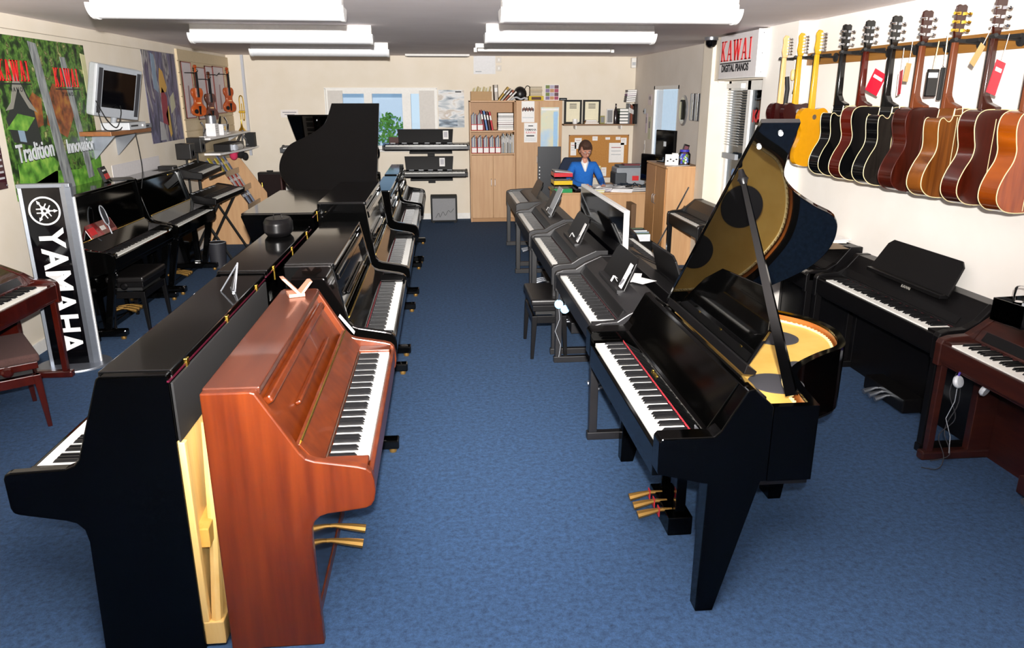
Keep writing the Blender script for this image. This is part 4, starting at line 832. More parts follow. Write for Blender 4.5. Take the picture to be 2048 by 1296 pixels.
def guitar(i, label, y, kind, side, back, neck, cut=False, head=None, binding='#cdbd90', phi=14, sc=1.0, tuner=chrome, joint=.385, fin_rough=.12):
    t = thing('acoustic_guitar' if kind == 'ac' else 'electric_guitar', label, 'guitar', (GX, y, 2.36), R(phi), 'guitars hanging on the right wall')
    zj = -joint; T = .105 if kind == 'ac' else .045
    half = [(.028, 0), (.09, .004), (.133, .03), (.146, .085), (.132, .15), (.118, .20), (.128, .255), (.170, .32), (.198, .39), (.188, .455), (.12, .503), (.0, .515)]
    if kind != 'ac': half = [(.03, .0), (.09, -.01), (.135, .02), (.148, .07), (.125, .14), (.112, .18), (.128, .24), (.158, .31), (.162, .37), (.14, .42), (.07, .445), (0, .45)]
    Rr = [(a, -b) for a, b in half]; Lh = [(-a, -b) for a, b in half]
    if cut: Lh = [(-.03, -.0), (-.034, -.045), (-.05, -.072), (-.075, -.070), (-.105, -.052), (-.128, -.068), (-.13, -.12)] + [(-a, -b) for a, b in half[5:]]
    loop = [(a, b, 0) for a, b in Rr] + [(a, b, 0) for a, b in Lh[-2::-1]]
    pts = [(p.x, p.y + zj) for p in curve(loop, 4)]
    def ins(k, d=0): return [(x * k, (z - zj + .25) * k + zj - .25) for x, z in pts]
    MB().prism(pts, 'y', -T / 2, T / 2).build('body', side, t, smooth=True)
    if kind == 'ac':
        MB().prism(ins(.985), 'y', -T / 2 - .002, -T / 2).build('back', back, t)
        MB().prism(ins(.985), 'y', T / 2, T / 2 + .002).build('top', back, t)
        for yy in (-T / 2, T / 2): MB().tube([(x, yy, z) for x, z in pts[:-1]], .0027, 5, closed=True).build('binding', col(binding, .3), t, smooth=True)
        if cut: MB().tube([(-.03, -T / 2 - .002, zj), (-.03, -T / 2 - .002, zj - .04), (.03, -T / 2 - .002, zj - .04), (.03, -T / 2 - .002, zj)], .003, 4).build('heel_binding', col(binding, .3), t)
        B(-.002, .002, -T / 2 - .0032, -T / 2 - .002, zj - .505, zj - .05).build('centre_strip', col(binding, .3), t)
        MB().lathe([(.007, 0), (.009, .008), (.004, .012)], 0, -T / 2 + .05, 10).xf(Matrix.Translation((0, 0, zj - .527))).build('strap_button', chrome, t)
    else:
        MB().lathe([(.02, 0), (.02, .004)], n=14).xf(Matrix.Translation((0, -T / 2, zj - .06)) @ Matrix.Rotation(PI / 2, 4, 'X')).build('neck_plate', chrome, t)
        MB().box(-.05, .05, T / 2, T / 2 + .01, zj - .32, zj - .12).build('pickguard', darkp, t)
    # neck with heel, headstock, tuners
    yn = T / 2 - .018 if kind == 'ac' else T / 2 - .01
    MB().hexa([(-.028, yn + .018, zj - .01), (.028, yn + .018, zj - .01), (.026, yn - .01, zj - .01), (-.026, yn - .01, zj - .01)], [(-.022, yn + .018, 0), (.022, yn + .018, 0), (.018, yn - .004, 0), (-.018, yn - .004, 0)]).build('neck', neck, t, bev=.006, smooth=True)
    if kind == 'ac':
        MB().prism([(yn, zj + .12), (yn - .012, zj + .07), (yn - .035, zj + .035), (-T / 2 - .004, zj + .012), (-T / 2 - .004, zj - .002), (yn, zj - .002)], 'x', -.024, .024).build('heel', neck, t, bev=.005)
    B(-.022, .022, yn + .016, yn + .022, zj - .02, 0).build('fretboard', ebony, t)
    hm = head or neck
    if kind == 'ac': hp = [(-.022, 0), (.022, 0), (.034, .05), (.038, .175), (.02, .185), (0, .18), (-.02, .185), (-.038, .175), (-.034, .05)]
    else: hp = [(-.02, 0), (.022, 0), (.03, .03), (.034, .14), (.02, .175), (-.012, .18), (-.034, .155), (-.028, .11), (-.036, .05)]
    m_ = MB().prism(hp, 'y', yn - .006, yn + .010); m_.build('headstock', hm, t, bev=.003)
    for k in range(6):
        if kind == 'ac': s = -1 if k < 3 else 1; z = .045 + (k % 3) * .045; x = s * .036
        else: s = 1; z = .03 + k * .024; x = .032
        MB().tube([(x - s * .012, yn - .012, z), (x + s * .015, yn - .012, z)], .005, 6).tube([(x + s * .015, yn - .012, z - .0), (x + s * .028, yn - .012, z)], .009, 8).build('tuner', tuner, t, smooth=True)
        B(x - s * .012 - .007, x - s * .012 + .007, yn - .016, yn - .006, z - .008, z + .008).build('gear_housing', tuner, t)
    return t
gblack = mat('guitar_black', '#060607', .08, coat=.5); gburst = mat('guitar_burst', '#2a0905', .1, coat=.5, noise=('#4a1208', (3, 3, 3), 2))
gmah = mat('guitar_mahogany', '#240803', .2, coat=.3, noise=('#3a1007', (70, 8, 3), 4)); gwal = mat('guitar_walnut', '#4a2409', .22, coat=.3, noise=('#6e3e14', (45, 8, 2), 5))
gred = mat('guitar_red', '#2e0a03', .18, coat=.3, noise=('#3e0f05', (60, 8, 6), 4)); gamb = mat('guitar_amber', '#6e2a05', .18, coat=.3, noise=('#8a3c08', (30, 8, 3), 4)); gambs = mat('guitar_amber_side', '#5e2404', .12, coat=.5, noise=('#8c4408', (2, 2, 8), 2))
gyel = mat('guitar_yellow', '#b47c06', .15, coat=.4); nyel = mat('neck_yellow', '#b98f1c', .25, coat=.2); maple = mat('neck_maple', '#d9ae78', .35); nbr = mat('neck_brown', '#2e0e06', .2, coat=.4); nwal = mat('neck_walnut', '#5c2c12', .35); nblk = mat('neck_black', '#080808', .15, coat=.3)
guitar(0, 'bass guitar with a pale maple neck and dark strap, furthest along the rail', GY[0], 'el', mat('guitar_dark_red', '#2a0808', .2, coat=.3), gblack, maple, sc=1, phi=20)
guitar(1, 'yellow-necked guitar with a dark body, second from the far end', GY[1], 'el', mat('guitar_dark_red', '#2a0808'), gblack, nyel, phi=16)
guitar(2, 'solid yellow electric guitar', GY[2], 'el', gyel, gyel, nyel, phi=16, joint=.42)
guitar(3, 'black cutaway acoustic guitar next to the yellow electric one', GY[3], 'ac', gblack, gblack, nblk, cut=True)
guitar(4, 'dark red sunburst acoustic guitar with a red tag hanging beside it', GY[4], 'ac', gburst, gblack, gburst, head=nblk, tuner=chrome)
guitar(5, 'black cutaway acoustic guitar between the sunburst and the plain mahogany ones', GY[5], 'ac', gblack, mat('guitar_charcoal', '#14110f', .25, coat=.3, noise=('#1f1a16', (60, 8, 3), 3)), nblk, cut=True)
guitar(6, 'dark mahogany acoustic guitar without pale binding', GY[6], 'ac', gmah, gmah, nwal, binding='#3a0f07', head=nbr)
guitar(7, 'striped walnut cutaway acoustic guitar with gold tuners', GY[7], 'ac', gwal, gwal, nwal, cut=True, head=nbr, tuner=brass)
guitar(8, 'red mahogany acoustic guitar with pale binding, second from the right photo edge', GY[8], 'ac', gred, gred, nbr, head=nbr)
guitar(9, 'bright amber acoustic guitar cut by the right edge of the photo', GY[9], 'ac', gambs, gamb, nwal)
def swing(label, loc, rz, tilt, m, w=.085, h=.13, d=.003, pale=True):
    t = thing('swing_tag', label, 'tag', loc); t.rotation_euler = (0, R(tilt), R(rz))
    B(-w / 2, w / 2, -d / 2, d / 2, -h, 0).build('card', m, t)
    if pale: B(-w / 2 + .012, w / 2 - .02, -d / 2 - .0008, -d / 2, -.055, -.035).build('print', paper, t); B(w / 2 - .003, w / 2 + .002, -d / 2 - .003, d / 2 + .003, -h, 0).build('pale_edge', paper, t)
    MB().tube([(0, 0, 0), (-.01, 0, .14)], .0016, 4).build('string', paper, t)
    return t
redc = col('#b9142a', .3)
swing('red folded tag hanging by the sunburst guitar neck', (2.99, 5.10, 2.20), 10, 24, redc, .11, .15)
swing('narrow red tag hanging by the second black acoustic neck', (2.99, 4.87, 2.20), 70, 8, redc, .09, .15)
swing('bright red tag in front of the neck second from the right edge', (2.97, 3.94, 2.22), 20, 14, redc, .085, .17)
kraft = col('#a88a5a')
swing('kraft card tag with black print beside the plain mahogany neck', (2.93, 4.70, 2.24), 15, 6, kraft, .04, .11, pale=False)
swing('small kraft label behind the neck second from the right edge', (2.93, 4.05, 2.31), 15, 30, kraft, .04, .12, pale=False)
bp = thing('plectrum_bags', 'black strap buttons in clear bags on yellow ribbons by the mahogany neck', 'bag', (3.0, 4.54, 2.2))
MB().tube([(0, 0, .16), (-.01, 0, 0)], .004, 5).build('ribbon', nyel, bp); MB().tube([(.05, 0, .2), (.055, 0, .02)], .004, 5).build('ribbon', nyel, bp)
B(-.045, .03, -.008, .008, -.16, 0).build('pouch', screen, bp, bev=.006); B(.04, .068, -.006, .006, -.18, .01).build('pouch', matt, bp, bev=.005); B(-.04, .02, -.0095, -.008, -.05, -.02).build('silver_flash', lgrey, bp)
gs = thing('guitar_strap', 'black braided strap with a tassel hanging by the pale maple neck', 'strap', (2.98, 6.52, 2.2))
MB().tube([(.0, 0, 0), (.015, 0, -.1), (.005, 0, -.3), (-.02, 0, -.5)], .018, 6).build('strap', matt, gs); MB().tube([(.08, 0, .1), (.08, 0, -.04)], .004, 5).build('cord', nyel, gs)
MB().lathe([(.004, .0), (.014, -.02), (.010, -.06), (.02, -.14)], .08, 0, 10).build('tassel', matt, gs, smooth=True)
MB().lathe([(.01, .06), (.02, .04), (.02, -.01), (.01, -.03)], .05, 0, 10).build('shaker', maple, gs, smooth=True)
# ---------------------------------------------------------------- sign, camera dome, pier clutter
sg = thing('shop_sign', 'white box sign with red serif brand lettering above the glass door', 'sign', (3.05, 7.76, 2.43))
B(-.045, .06, -.50, .50, -.21, .21).build('box', mat('sign_white', '#d9d5d6', .4), sg, bev=.003)
B(-.05, .062, -.505, -.50, -.215, .215).build('end_plate', white, sg)
B(-.05, .062, -.5, .5, -.215, -.209).build('lower_trim', white, sg)
for z in (-.17, 0, .18): MB().ball((0.0, -.506, z), .006, n=6).build('screw', chrome, sg)
slab_letters('KAWAI', red, sg, (-.047, .04, .055), (0, -1, 0), (0, 0, 1), .82, .20, .005)
B(-.05, -.046, -.36, .46, -.072, -.06).build('rule', darkp, sg)
text('DIGITAL PIANOS', darkp, sg, (-.048, .05, -.118), (0, -1, 0), (0, 0, 1), .098, .001, .004, .98)
dm = thing('camera_dome', 'dark security dome camera under the ceiling beside the door sign', 'camera', (3.02, 8.60, CEIL - .0))
MB().lathe([(.075, 0), (.075, -.03), (.07, -.035)], n=24).build('mount', silver, dm, smooth=True); MB().lathe([(.066, -.035), (.06, -.075), (.04, -.10), (.012, -.112)], n=24).build('dome', screen, dm, smooth=True)
bxw = thing('door_sensor_box', 'small white alarm box on the pillar beside the door sign', 'box', (3.06, 8.69, 2.24)); B(.10, .17, -.03, 0, -.06, .06).build('case', whitem, bxw, bev=.004); MB().tube([(.13, -.008, .06), (.12, -.008, .38)], .004, 5).build('cable', greyp, bxw)
mi = thing('oval_mirror', 'oval mirror on the grey wall beyond the pillar', 'mirror', (3.295, 10.27, 1.85)); MB().lathe([(.20, 0), (.20, .015), (.185, .02)], n=32).xf(Matrix.Rotation(-PI / 2, 4, 'Y') @ Matrix.Diagonal((1.0, .85, 1, 1))).build('frame', silver, mi, smooth=True); MB().lathe([(.175, .021), (.175, .023)], n=32).xf(Matrix.Rotation(-PI / 2, 4, 'Y') @ Matrix.Diagonal((1.0, .85, 1, 1))).build('glass', mat('mirror_glass', '#aab0ae', .03, metal=1), mi)
fl = thing('flute_display', 'clear wall case of dark tubes beside the oval mirror', 'case', (3.30, 9.66, 1.90))
B(-.03, .0, -.28, .28, -.17, .17).build('case', col('#55504c', .3), fl, bev=.003)
for i in range(9): B(-.038, -.03, -.26 + i * .062, -.225 + i * .062, -.165, .165).build('tube', (darkp, chrome, greyp)[i % 3], fl)
fr = thing('small_framed_photo', 'small dark photo frame below the wall case of tubes', 'picture', (3.30, 9.42, 1.56)); B(-.012, 0, -.07, .07, -.09, .09).build('frame', greyp, fr, bev=.002); B(-.014, -.012, -.05, .05, -.07, .07).build('photo', col('#5d564e'), fr)
for i, (y, z, w_, h_, c, l) in enumerate(((12.15, 1.62, .10, .30, '#c7b9c4', 'tall narrow pinned sheet on the grey wall by the window'), (11.95, 1.55, .14, .34, '#bfc1a6', 'greenish pinned sheet on the grey wall by the window'), (12.0, 1.98, .2, .16, '#cfc2c4', 'pale card cluster high on the grey wall near the corner'), (12.2, 1.2, .05, .3, '#e3e0dc', 'narrow white strip low on the grey wall near the corner'), (9.35, 1.28, .12, .22, '#d6d4d4', 'white switch plate on the wall above the beech cupboard'))):
    t = thing('pinned_sheet', l, 'notice', (3.298, y, z)); B(-.004, 0, -w_ / 2, w_ / 2, -h_ / 2, h_ / 2).build('sheet', col(c), t); B(-.005, -.004, -w_ * .3, w_ * .3, 0, h_ * .3).build('print', col('#8d8790'), t)
th_ = thing('thermostat', 'small dark thermostat on the grey wall by the window', 'thermostat', (3.298, 12.25, 1.80)); B(-.025, 0, -.03, .03, -.04, .04).build('case', greyp, th_, bev=.004); MB().ball((-.025, 0, 0), .015, n=8).build('dial', darkp, th_)
pir = thing('motion_sensor', 'white motion sensor high in the back right corner', 'sensor', (3.25, 12.93, 2.58)); B(-.05, .03, -.03, .06, -.10, .06).build('case', whitem, pir, bev=.01); B(-.04, .02, -.034, -.03, -.06, -.01).build('lens', lgrey, pir)
# ---------------------------------------------------------------- slatwall, violins, shelves
sw = struct('trim_3', B(-3.35, -3.335, 10.56, 13.0, 1.0, 2.62), col('#cdbb9c')); sw.name = 'wall_left_slats'
for i in range(11): B(-3.335, -3.322, 10.56, 13.0, 1.0 + i * .148, 1.138 + i * .148).build('panel', mat('slat_board', '#c9b797', .6), sw, bev=.003)
def violin(label, y, body, dark, shiny=0, zt=2.36, phi=0):
    t = thing('violin', label, 'violin', (-3.20, y, zt), R(50 + phi), 'violins on the slatted wall')
    half = [(.02, 0), (.06, .005), (.082, .04), (.078, .09), (.056, .13), (.052, .17), (.062, .205), (.10, .25), (.105, .30), (.085, .345), (.03, .36), (0, .362)]
    loop = [(a, -b, 0) for a, b in half] + [(-a, -b, 0) for a, b in half[-2::-1]]
    pts = [(p.x, p.y - .20) for p in curve(loop, 4)]
    MB().prism(pts, 'y', -.02, .02).build('body', body, t, smooth=True, bev=.004)
    B(-.014, .014, -.045, -.02, -.32, .0).build('fingerboard', ebony, t, bev=.003); B(-.012, .012, -.03, -.01, -.2, .05).build('neck', body, t, bev=.003)
    MB().lathe([(.02, -.014), (.022, 0), (.02, .014)], n=14).xf(Matrix.Translation((0, -.02, .07)) @ Matrix.Rotation(PI / 2, 4, 'Y')).build('scroll', body, t, smooth=True)
    for k in range(4): MB().tube([((-1) ** k * .01, -.02, .01 + k * .012), ((-1) ** k * .035, -.02, .012 + k * .012)], .004, 5).build('peg', ebony, t)
    B(-.02, .02, -.04, -.022, -.40, -.385).build('bridge', maple, t); MB().hexa([(-.008, -.04, -.54), (.008, -.04, -.54), (.008, -.03, -.54), (-.008, -.03, -.54)], [(-.018, -.045, -.43), (.018, -.045, -.43), (.018, -.035, -.43), (-.018, -.035, -.43)]).build('tailpiece', ebony, t)
    MB().lathe([(.028, -.002), (.03, .008)], n=14).xf(Matrix.Translation((-.05, -.025, -.50)) @ Matrix.Rotation(PI / 2, 4, 'X')).build('chin_rest', ebony, t)
vo = mat('violin_orange', '#9a3a0c', .2, coat=.5, noise=('#b4561a', (14, 14, 14), 3)); vd_ = mat('violin_dark', '#3c1a0c', .2, coat=.5, noise=('#6b3414', (14, 14, 14), 3))
violin('bright orange violin nearest the abstract print', 10.78, vo, 0, zt=2.34); violin('dark brown violin hanging lowest of the three', 11.35, vd_, 0, zt=2.27); violin('red-orange violin nearest the back corner', 12.35, vo, 0, zt=2.36)
vh = thing('violin_hooks', 'black wire violin hooks on the slatted wall', 'hooks', (-3.32, 11.4, 2.3))
for y, z in ((-.62, .03), (-.05, -.04), (.42, .03), (.95, .05)): MB().tube([(0, y - .05, z), (.12, y - .07, z), (.12, y + .0, z - .01), (.13, y + .12, z + .03)], .006, 5).build('hook', matt, vh)
for i, (a, b, z0, z1) in enumerate(((10.62, 11.02, 1.75, 2.47), (11.14, 11.62, 1.72, 2.42), (11.66, 12.02, 1.76, 2.45), (12.05, 12.6, 1.78, 2.46))):
    t = thing('violin_backing_card', ('white backing card behind the bright orange violin', 'white backing card behind the dark brown violin', 'white empty backing card with a small violin picture', 'white backing card behind the red-orange violin')[i], 'card', (-3.32, (a + b) / 2, (z0 + z1) / 2))
    h, v = (b - a) / 2, (z1 - z0) / 2; B(0, .008, -h, h, -v, v).build('card', col('#cfc8cd'), t)
    MB().box(.0, .014, -h, h, v - .012, v).box(0, .014, -h, h, -v, -v + .012).box(0, .014, -h, -h + .01, -v, v).box(0, .014, h - .01, h, -v, v).build('red_border', col('#8c4a44'), t)
    MB().prism([(-.05, -v + .06), (.05, -v + .06), (.045, -v + .2), (.03, -v + .3), (.04, -v + .42), (-.02, -v + .42), (-.03, -v + .3), (-.045, -v + .2)], 'x', .008, .0095).build('printed_silhouette', col('#9a7f84'), t)
s1 = thing('display_shelf', 'white display shelf on the slatted wall holding small white boxes', 'shelf', (-3.32, 11.75, 1.50)); B(0, .28, -1.15, 1.1, -.025, 0).build('board', white, s1, bev=.003)
for y in (-.8, .8): MB().hexa([(0, y, -.14), (.01, y, -.14), (.01, y + .012, -.14), (0, y + .012, -.14)], [(0, y, -.025), (.22, y, -.025), (.22, y + .012, -.025), (0, y + .012, -.025)]).build('bracket', chrome, s1)
s2 = thing('corner_shelf', 'white corner shelf with instrument cases near the back corner', 'shelf', (-3.32, 12.2, 1.26)); MB().prism([(0, -1.0), (.22, -1.0), (.36, .1), (.36, .79), (0, .79)], 'z', -.03, 0).build('board', white, s2, bev=.003)
for i, (y, x, h, c, l) in enumerate(((10.85, .12, .14, '#dcdde0', 'white mouthpiece stand at the near end of the display shelf'), (11.22, .14, .17, '#f2f2f4', 'white string box with grey lines on the display shelf'), (11.55, .16, .15, '#f4f4f6', 'white box with a round yellow mark on the display shelf'), (11.95, .14, .17, '#b5bac2', 'silver figurine clamp on the display shelf'))):
    t = thing('shelf_box', l, 'box', (-3.32 + x, y, 1.50))
    if i in (1, 2):
        B(-.06, .07, -.09, .09, 0, h).build('box', col(c, .4), t, bev=.003); [B(.07, .0715, -.07, .05, .04 + k * .03, .048 + k * .03).build('print', lgrey, t) for k in range(4)]
        if i == 1: MB().lathe([(.07, h), (.07, h + .10), (.06, h + .11)], n=18).build('round_tin', silver, t, smooth=True)
        else: MB().lathe([(.035, 0), (.035, .004)], n=14).xf(Matrix.Translation((.07, 0, .09)) @ Matrix.Rotation(PI / 2, 4, 'Y')).build('round_mark', brass, t); MB().tube([(0, -.03, h), (.02, 0, h + .1), (0, .04, h)], .012, 6).build('clip', satin, t)
    else:
        MB().tube([(0, 0, 0), (0, .03, h * .5), (.02, .0, h), (.0, -.05, h * 1.4)], .012, 6).tube([(0, .06, 0), (.02, .05, h * .8)], .014, 6).build('figure', chrome, t, smooth=True); B(-.04, .04, -.05, .08, 0, .012).build('base', white, t)
tp = thing('trumpet', 'brass trumpet standing bell down in the back left corner', 'trumpet', (-3.16, 12.8, 1.62))
MB().lathe([(.06, -.12), (.045, -.10), (.02, -.06), (.011, 0), (.008, .05)], n=20).build('bell', brass, tp, smooth=True)
MB().tube(curve([(0, 0, .04), (0, 0, .36), (.03, 0, .42), (.06, 0, .36), (.06, 0, .1), (.045, 0, .04), (.03, 0, .1), (.03, 0, .3)], 4), .008, 8).build('tubing', brass, tp, smooth=True)
for k in range(3): MB().tube([(-.01 + k * .026, -.03, .17), (-.01 + k * .026, .03, .17)], .011, 10).build('valve', brass, tp, smooth=True)
B(-.02, .075, -.015, .015, .155, .19).build('valve_block', brass, tp, bev=.004)
cc = thing('instrument_case', 'black instrument case with a silver tube on the corner shelf', 'case', (-3.12, 11.95, 1.26)); B(-.15, .09, -.45, .35, 0, .11).build('case', leather, cc, bev=.01); MB().tube([(.12, -.3, .05), (.12, .0, .05)], .045, 14).build('silver_tube', silver, cc, smooth=True)
cl = thing('cornet', 'silver cornet lying behind the black case on the corner shelf', 'cornet', (-3.12, 12.55, 1.26)); MB().tube(curve([(-.1, 0, .04), (-.06, .05, .12), (0, 0, .2), (.05, .06, .12), (.08, .0, .04)], 4), .02, 8).tube([(0, 0, .05), (.02, .03, .26)], .014, 8).build('tubing', chrome, cl, smooth=True); B(.04, .18, .05, .2, 0, .22).build('black_box', matt, cl, bev=.004)


# ---------------------------------------------------------------- back wall: wall keyboards, amplifier, radiator, prints
def wallkb(label, x0, x1, z, L_, keys_dir=-1, rest=True, key_m=ivory, m=satin, deep=.28):
    k = stage_kb(label, (x0, 13.0 - .12, z), -PI / 2, L_, deep, m=m, rest=rest); return k
wk1 = wallkb('silver-edged stage keyboard on the upper right wall bracket, below the window', -.93, .46, 1.18, 1.42, m=mat('pearl_black', '#17181c', .2, coat=.4), deep=.30)
wk2 = wallkb('matt black stage keyboard on the lower right wall bracket', -.80, .43, .74, 1.25, deep=.28)
wk3 = wallkb('grey stage keyboard on the upper left wall bracket', -2.56, -1.3, 1.15, 1.25, rest=False, m=col('#4a4c50'), deep=.26)
wk4 = wallkb('black stage keyboard on the lower left wall bracket beside the black case', -2.54, -1.3, .70, 1.25, rest=False, deep=.28)
for i, (x, z, l) in enumerate(((-.15, 1.16, 'black bracket under the upper right wall keyboard'), (-.15, .72, 'black bracket under the lower right wall keyboard'), (-1.9, 1.13, 'black bracket under the upper left wall keyboard'), (-1.9, .68, 'black bracket under the lower left wall keyboard'))):
    t = thing('wall_bracket', l, 'bracket', (x, 13, z)); B(-.35, .35, -.34, -.02, -.03, .0).build('arm_plate', matt, t); B(-.06, .06, -.06, 0, -.10, .06).build('wall_plate', matt, t, bev=.004)
for i, (x, z, l) in enumerate(((.1, 1.42, 'white spec card on the upper wall keyboard rest'), (.03, .98, 'white spec card on the lower wall keyboard rest'))):
    t = thing('spec_card', l, 'card', (x, 12.80, z)); t.rotation_euler = (R(-16), 0, 0); B(-.045, .045, 0, .003, -.07, .07).build('card', paper, t); B(-.03, .03, -.001, 0, -.04, .05).build('print', col('#b9b7bd'), t)
am = thing('guitar_amplifier', 'black framed combo amplifier with grey signed grille cloth on the floor', 'amplifier', (.04, 12.65, 0))
B(-.22, .22, -.10, .14, .02, .45).build('cabinet', matt, am, bev=.008); B(-.19, .19, -.106, -.10, .05, .41).build('grille_cloth', col('#8a8a8c', .9), am)
MB().tube(curve([(-.14, -.11, .09), (-.09, -.11, .17), (-.07, -.11, .10), (-.02, -.11, .19), (.02, -.11, .13), (.07, -.11, .21), (.11, -.11, .18), (.16, -.11, .24)], 4), .003, 5).build('signature', darkp, am)
for x in (-.18, .18): B(x - .02, x + .02, -.08, .1, 0, .02).build('foot', matt, am)
rd = thing('radiator', 'white panel radiator low on the back wall beside the black case', 'radiator', (-2.2, 12.93, .12)); B(-.45, .45, -.02, .03, 0, .58).build('panel', whitem, rd, bev=.006)
for i in range(22): B(-.43 + i * .04, -.41 + i * .04, -.028, -.02, .03, .55).build('rib', whitem, rd)
sc_ = thing('saxophone_case', 'tall black open case with brass saxophone parts beside the beech rack', 'case', (-2.75, 12.6, 0))
B(-.19, .19, -.02, .14, .0, .86).build('shell', leather, sc_, bev=.02); B(-.17, .17, -.03, -.02, .02, .83).build('lining', col('#1a0b0b', .95), sc_); B(.19, .22, -.16, .1, 0, .8).build('lid', col('#3a1410', .5), sc_, bev=.01)
B(-.05, .05, .02, .06, .86, .885).build('carry_handle', leather, sc_, bev=.006)
MB().tube(curve([(-.12, -.06, .70), (-.10, -.07, .5), (-.06, -.08, .2), (.0, -.09, .08), (.07, -.09, .14), (.10, -.10, .28)], 4), [.012] * 14 + [.018, .025, .03, .035, .04, .045, .05], 10).build('saxophone_body', brass, sc_, smooth=True)
for i in range(8): MB().lathe([(.016, 0), (.016, .006)], n=10).xf(Matrix.Translation((-.10 + i * .012, -.095, .55 - i * .055)) @ Matrix.Rotation(PI / 2, 4, 'X')).build('saxophone_key', brass, sc_)
cbx = thing('cardboard_box', 'small brown cardboard box on the floor beside the beech rack', 'box', (-2.45, 11.2, 0)); B(-.22, .2, -.2, .2, 0, .30).build('carton', col('#a3763c'), cbx, bev=.003); B(-.22, .2, -.03, .03, .30, .302).build('tape', col('#c4a06a', .3), cbx)
MB().hexa([(-.3, -.22, .302), (.2, -.22, .302), (.2, .2, .302), (-.3, .2, .302)], [(-.32, -.24, .34), (.22, -.24, .34), (.22, .22, .34), (-.32, .22, .34)]).build('dark_tray', col('#2c1c16'), cbx)
wp = thing('winter_poster', 'pale winter landscape poster beside the back window', 'poster', (.205, 12.998, 1.83))
B(-.215, .215, -.004, 0, -.30, .30).build('sheet', ramp_mat('winter_print', [(.3, '#4a5a6c'), (.42, '#a7b0b8'), (.52, '#dcdcdc'), (.62, '#b7aa9c'), (.72, '#e6e6ea')], (3, 3, 9), 7, dist=.6), wp)
B(-.21, .1, -.006, -.004, -.28, -.17).build('dark_bank', ramp_mat('river_print', [(.35, '#27384c'), (.55, '#7f92a4'), (.7, '#cfd6dc')], (6, 6, 30), 6), wp); B(.07, .17, -.006, -.004, .26, .28).build('print_line', darkp, wp)
np_ = thing('wall_notice', 'small white notice with dark print on the cream back wall', 'notice', (-2.43, 12.998, 1.76)); B(-.14, .14, -.003, 0, -.06, .06).build('sheet', col('#e6dfdb'), np_); [B(-.11 + .03 * k, .11 - .03 * k, -.004, -.003, .012 - .035 * k, .026 - .035 * k).build('print_line', col('#8d8b92'), np_) for k in range(2)]
wb = thing('wall_calendar', 'white paper calendar high on the back wall above the bookcase', 'calendar', (.765, 12.998, 2.52)); B(-.18, .18, -.004, 0, -.14, .14).build('sheet', col('#dcdcde'), wb); B(-.15, -.05, -.005, -.004, -.11, -.095).build('print', greyp, wb)
for i, (z, l) in enumerate(((2.60, 'upper small switch plate beside the white calendar'), (2.47, 'lower small switch plate beside the white calendar'))):
    t = thing('switch_plate', l, 'switch', (1.0, 12.995, z)); B(-.045, .045, -.006, 0, -.045, .045).build('plate', col('#d4cdc4'), t, bev=.002); B(-.012, .012, -.012, -.006, -.02, .02).build('rocker', whitem, t)
for i, (x, l) in enumerate(((-1.70, 'brown-gold desk instrument box on the sill behind the grand lid'), (-.70, 'reddish open instrument box with brass parts on the window sill'))):
    t = thing('sill_instrument', l, 'instrument', (x, 12.93, 1.18)); B(-.14, .14, -.05, .05, 0, .06 if i else .3).build('box', col('#5a2a16'), t, bev=.004)
    if i: B(-.14, .14, .03, .05, .06, .20).build('lid', col('#40180f'), t, bev=.003)
    for k in range(4): MB().tube([(-.10 + k * .06, -.055, .03 + .0 * k), (-.10 + k * .06, -.055, .12 if i else .27)], .010, 6).build('brass_rod', brass, t)
    B(.03, .11, -.052, -.05, .15 if i else .31, .18 if i else .33).build('white_label', paper, t)

# ---------------------------------------------------------------- beech units
def handle(par, x, y, z, nx=0, ny=-1):
    MB().tube([(x, y, z - .06), (x + nx * .02, y + ny * .02, z - .045), (x + nx * .02, y + ny * .02, z + .045), (x, y, z + .06)], .005, 6).build('handle', silver, par, smooth=True)
u1 = thing('open_bookcase', 'beech bookcase with two open shelves over double doors on the back wall', 'bookcase', (.49, 12.60, 0))
B(0, .02, 0, .39, 0, 1.96).build('side_panel', beech, u1, bev=.002); B(.73, .75, 0, .39, 0, 1.96).build('side_panel', beech, u1, bev=.002); B(0, .75, 0, .39, 1.94, 1.965).build('top_board', beech, u1, bev=.002)
B(.02, .73, .37, .39, .05, 1.94).build('back_board', beechd, u1)
for z in (1.12, 1.485): B(.02, .73, .01, .37, z - .012, z + .01).build('shelf', beech, u1)
B(.02, .73, .03, .37, .0, .06).build('plinth', beechd, u1)
for a, b, hx in ((.022, .374, .345), (.378, .728, .405)): d = B(a, b, -.018, .0, .07, 1.10).build('door', beech, u1, bev=.002); handle(d, hx, -.018, .66)
u2 = thing('tall_cupboard', 'tall beech two-door cupboard with a pale map taped on it', 'cupboard', (1.245, 12.60, 0))
B(0, .76, 0, .39, 0, 1.965).build('carcass', beech, u2, bev=.002)
for a, b, hx in ((.004, .376, .35), (.382, .756, .41)): d = B(a, b, -.018, .0, .05, 1.95).build('door', beech, u2, bev=.002); handle(d, hx, -.018, 1.03)
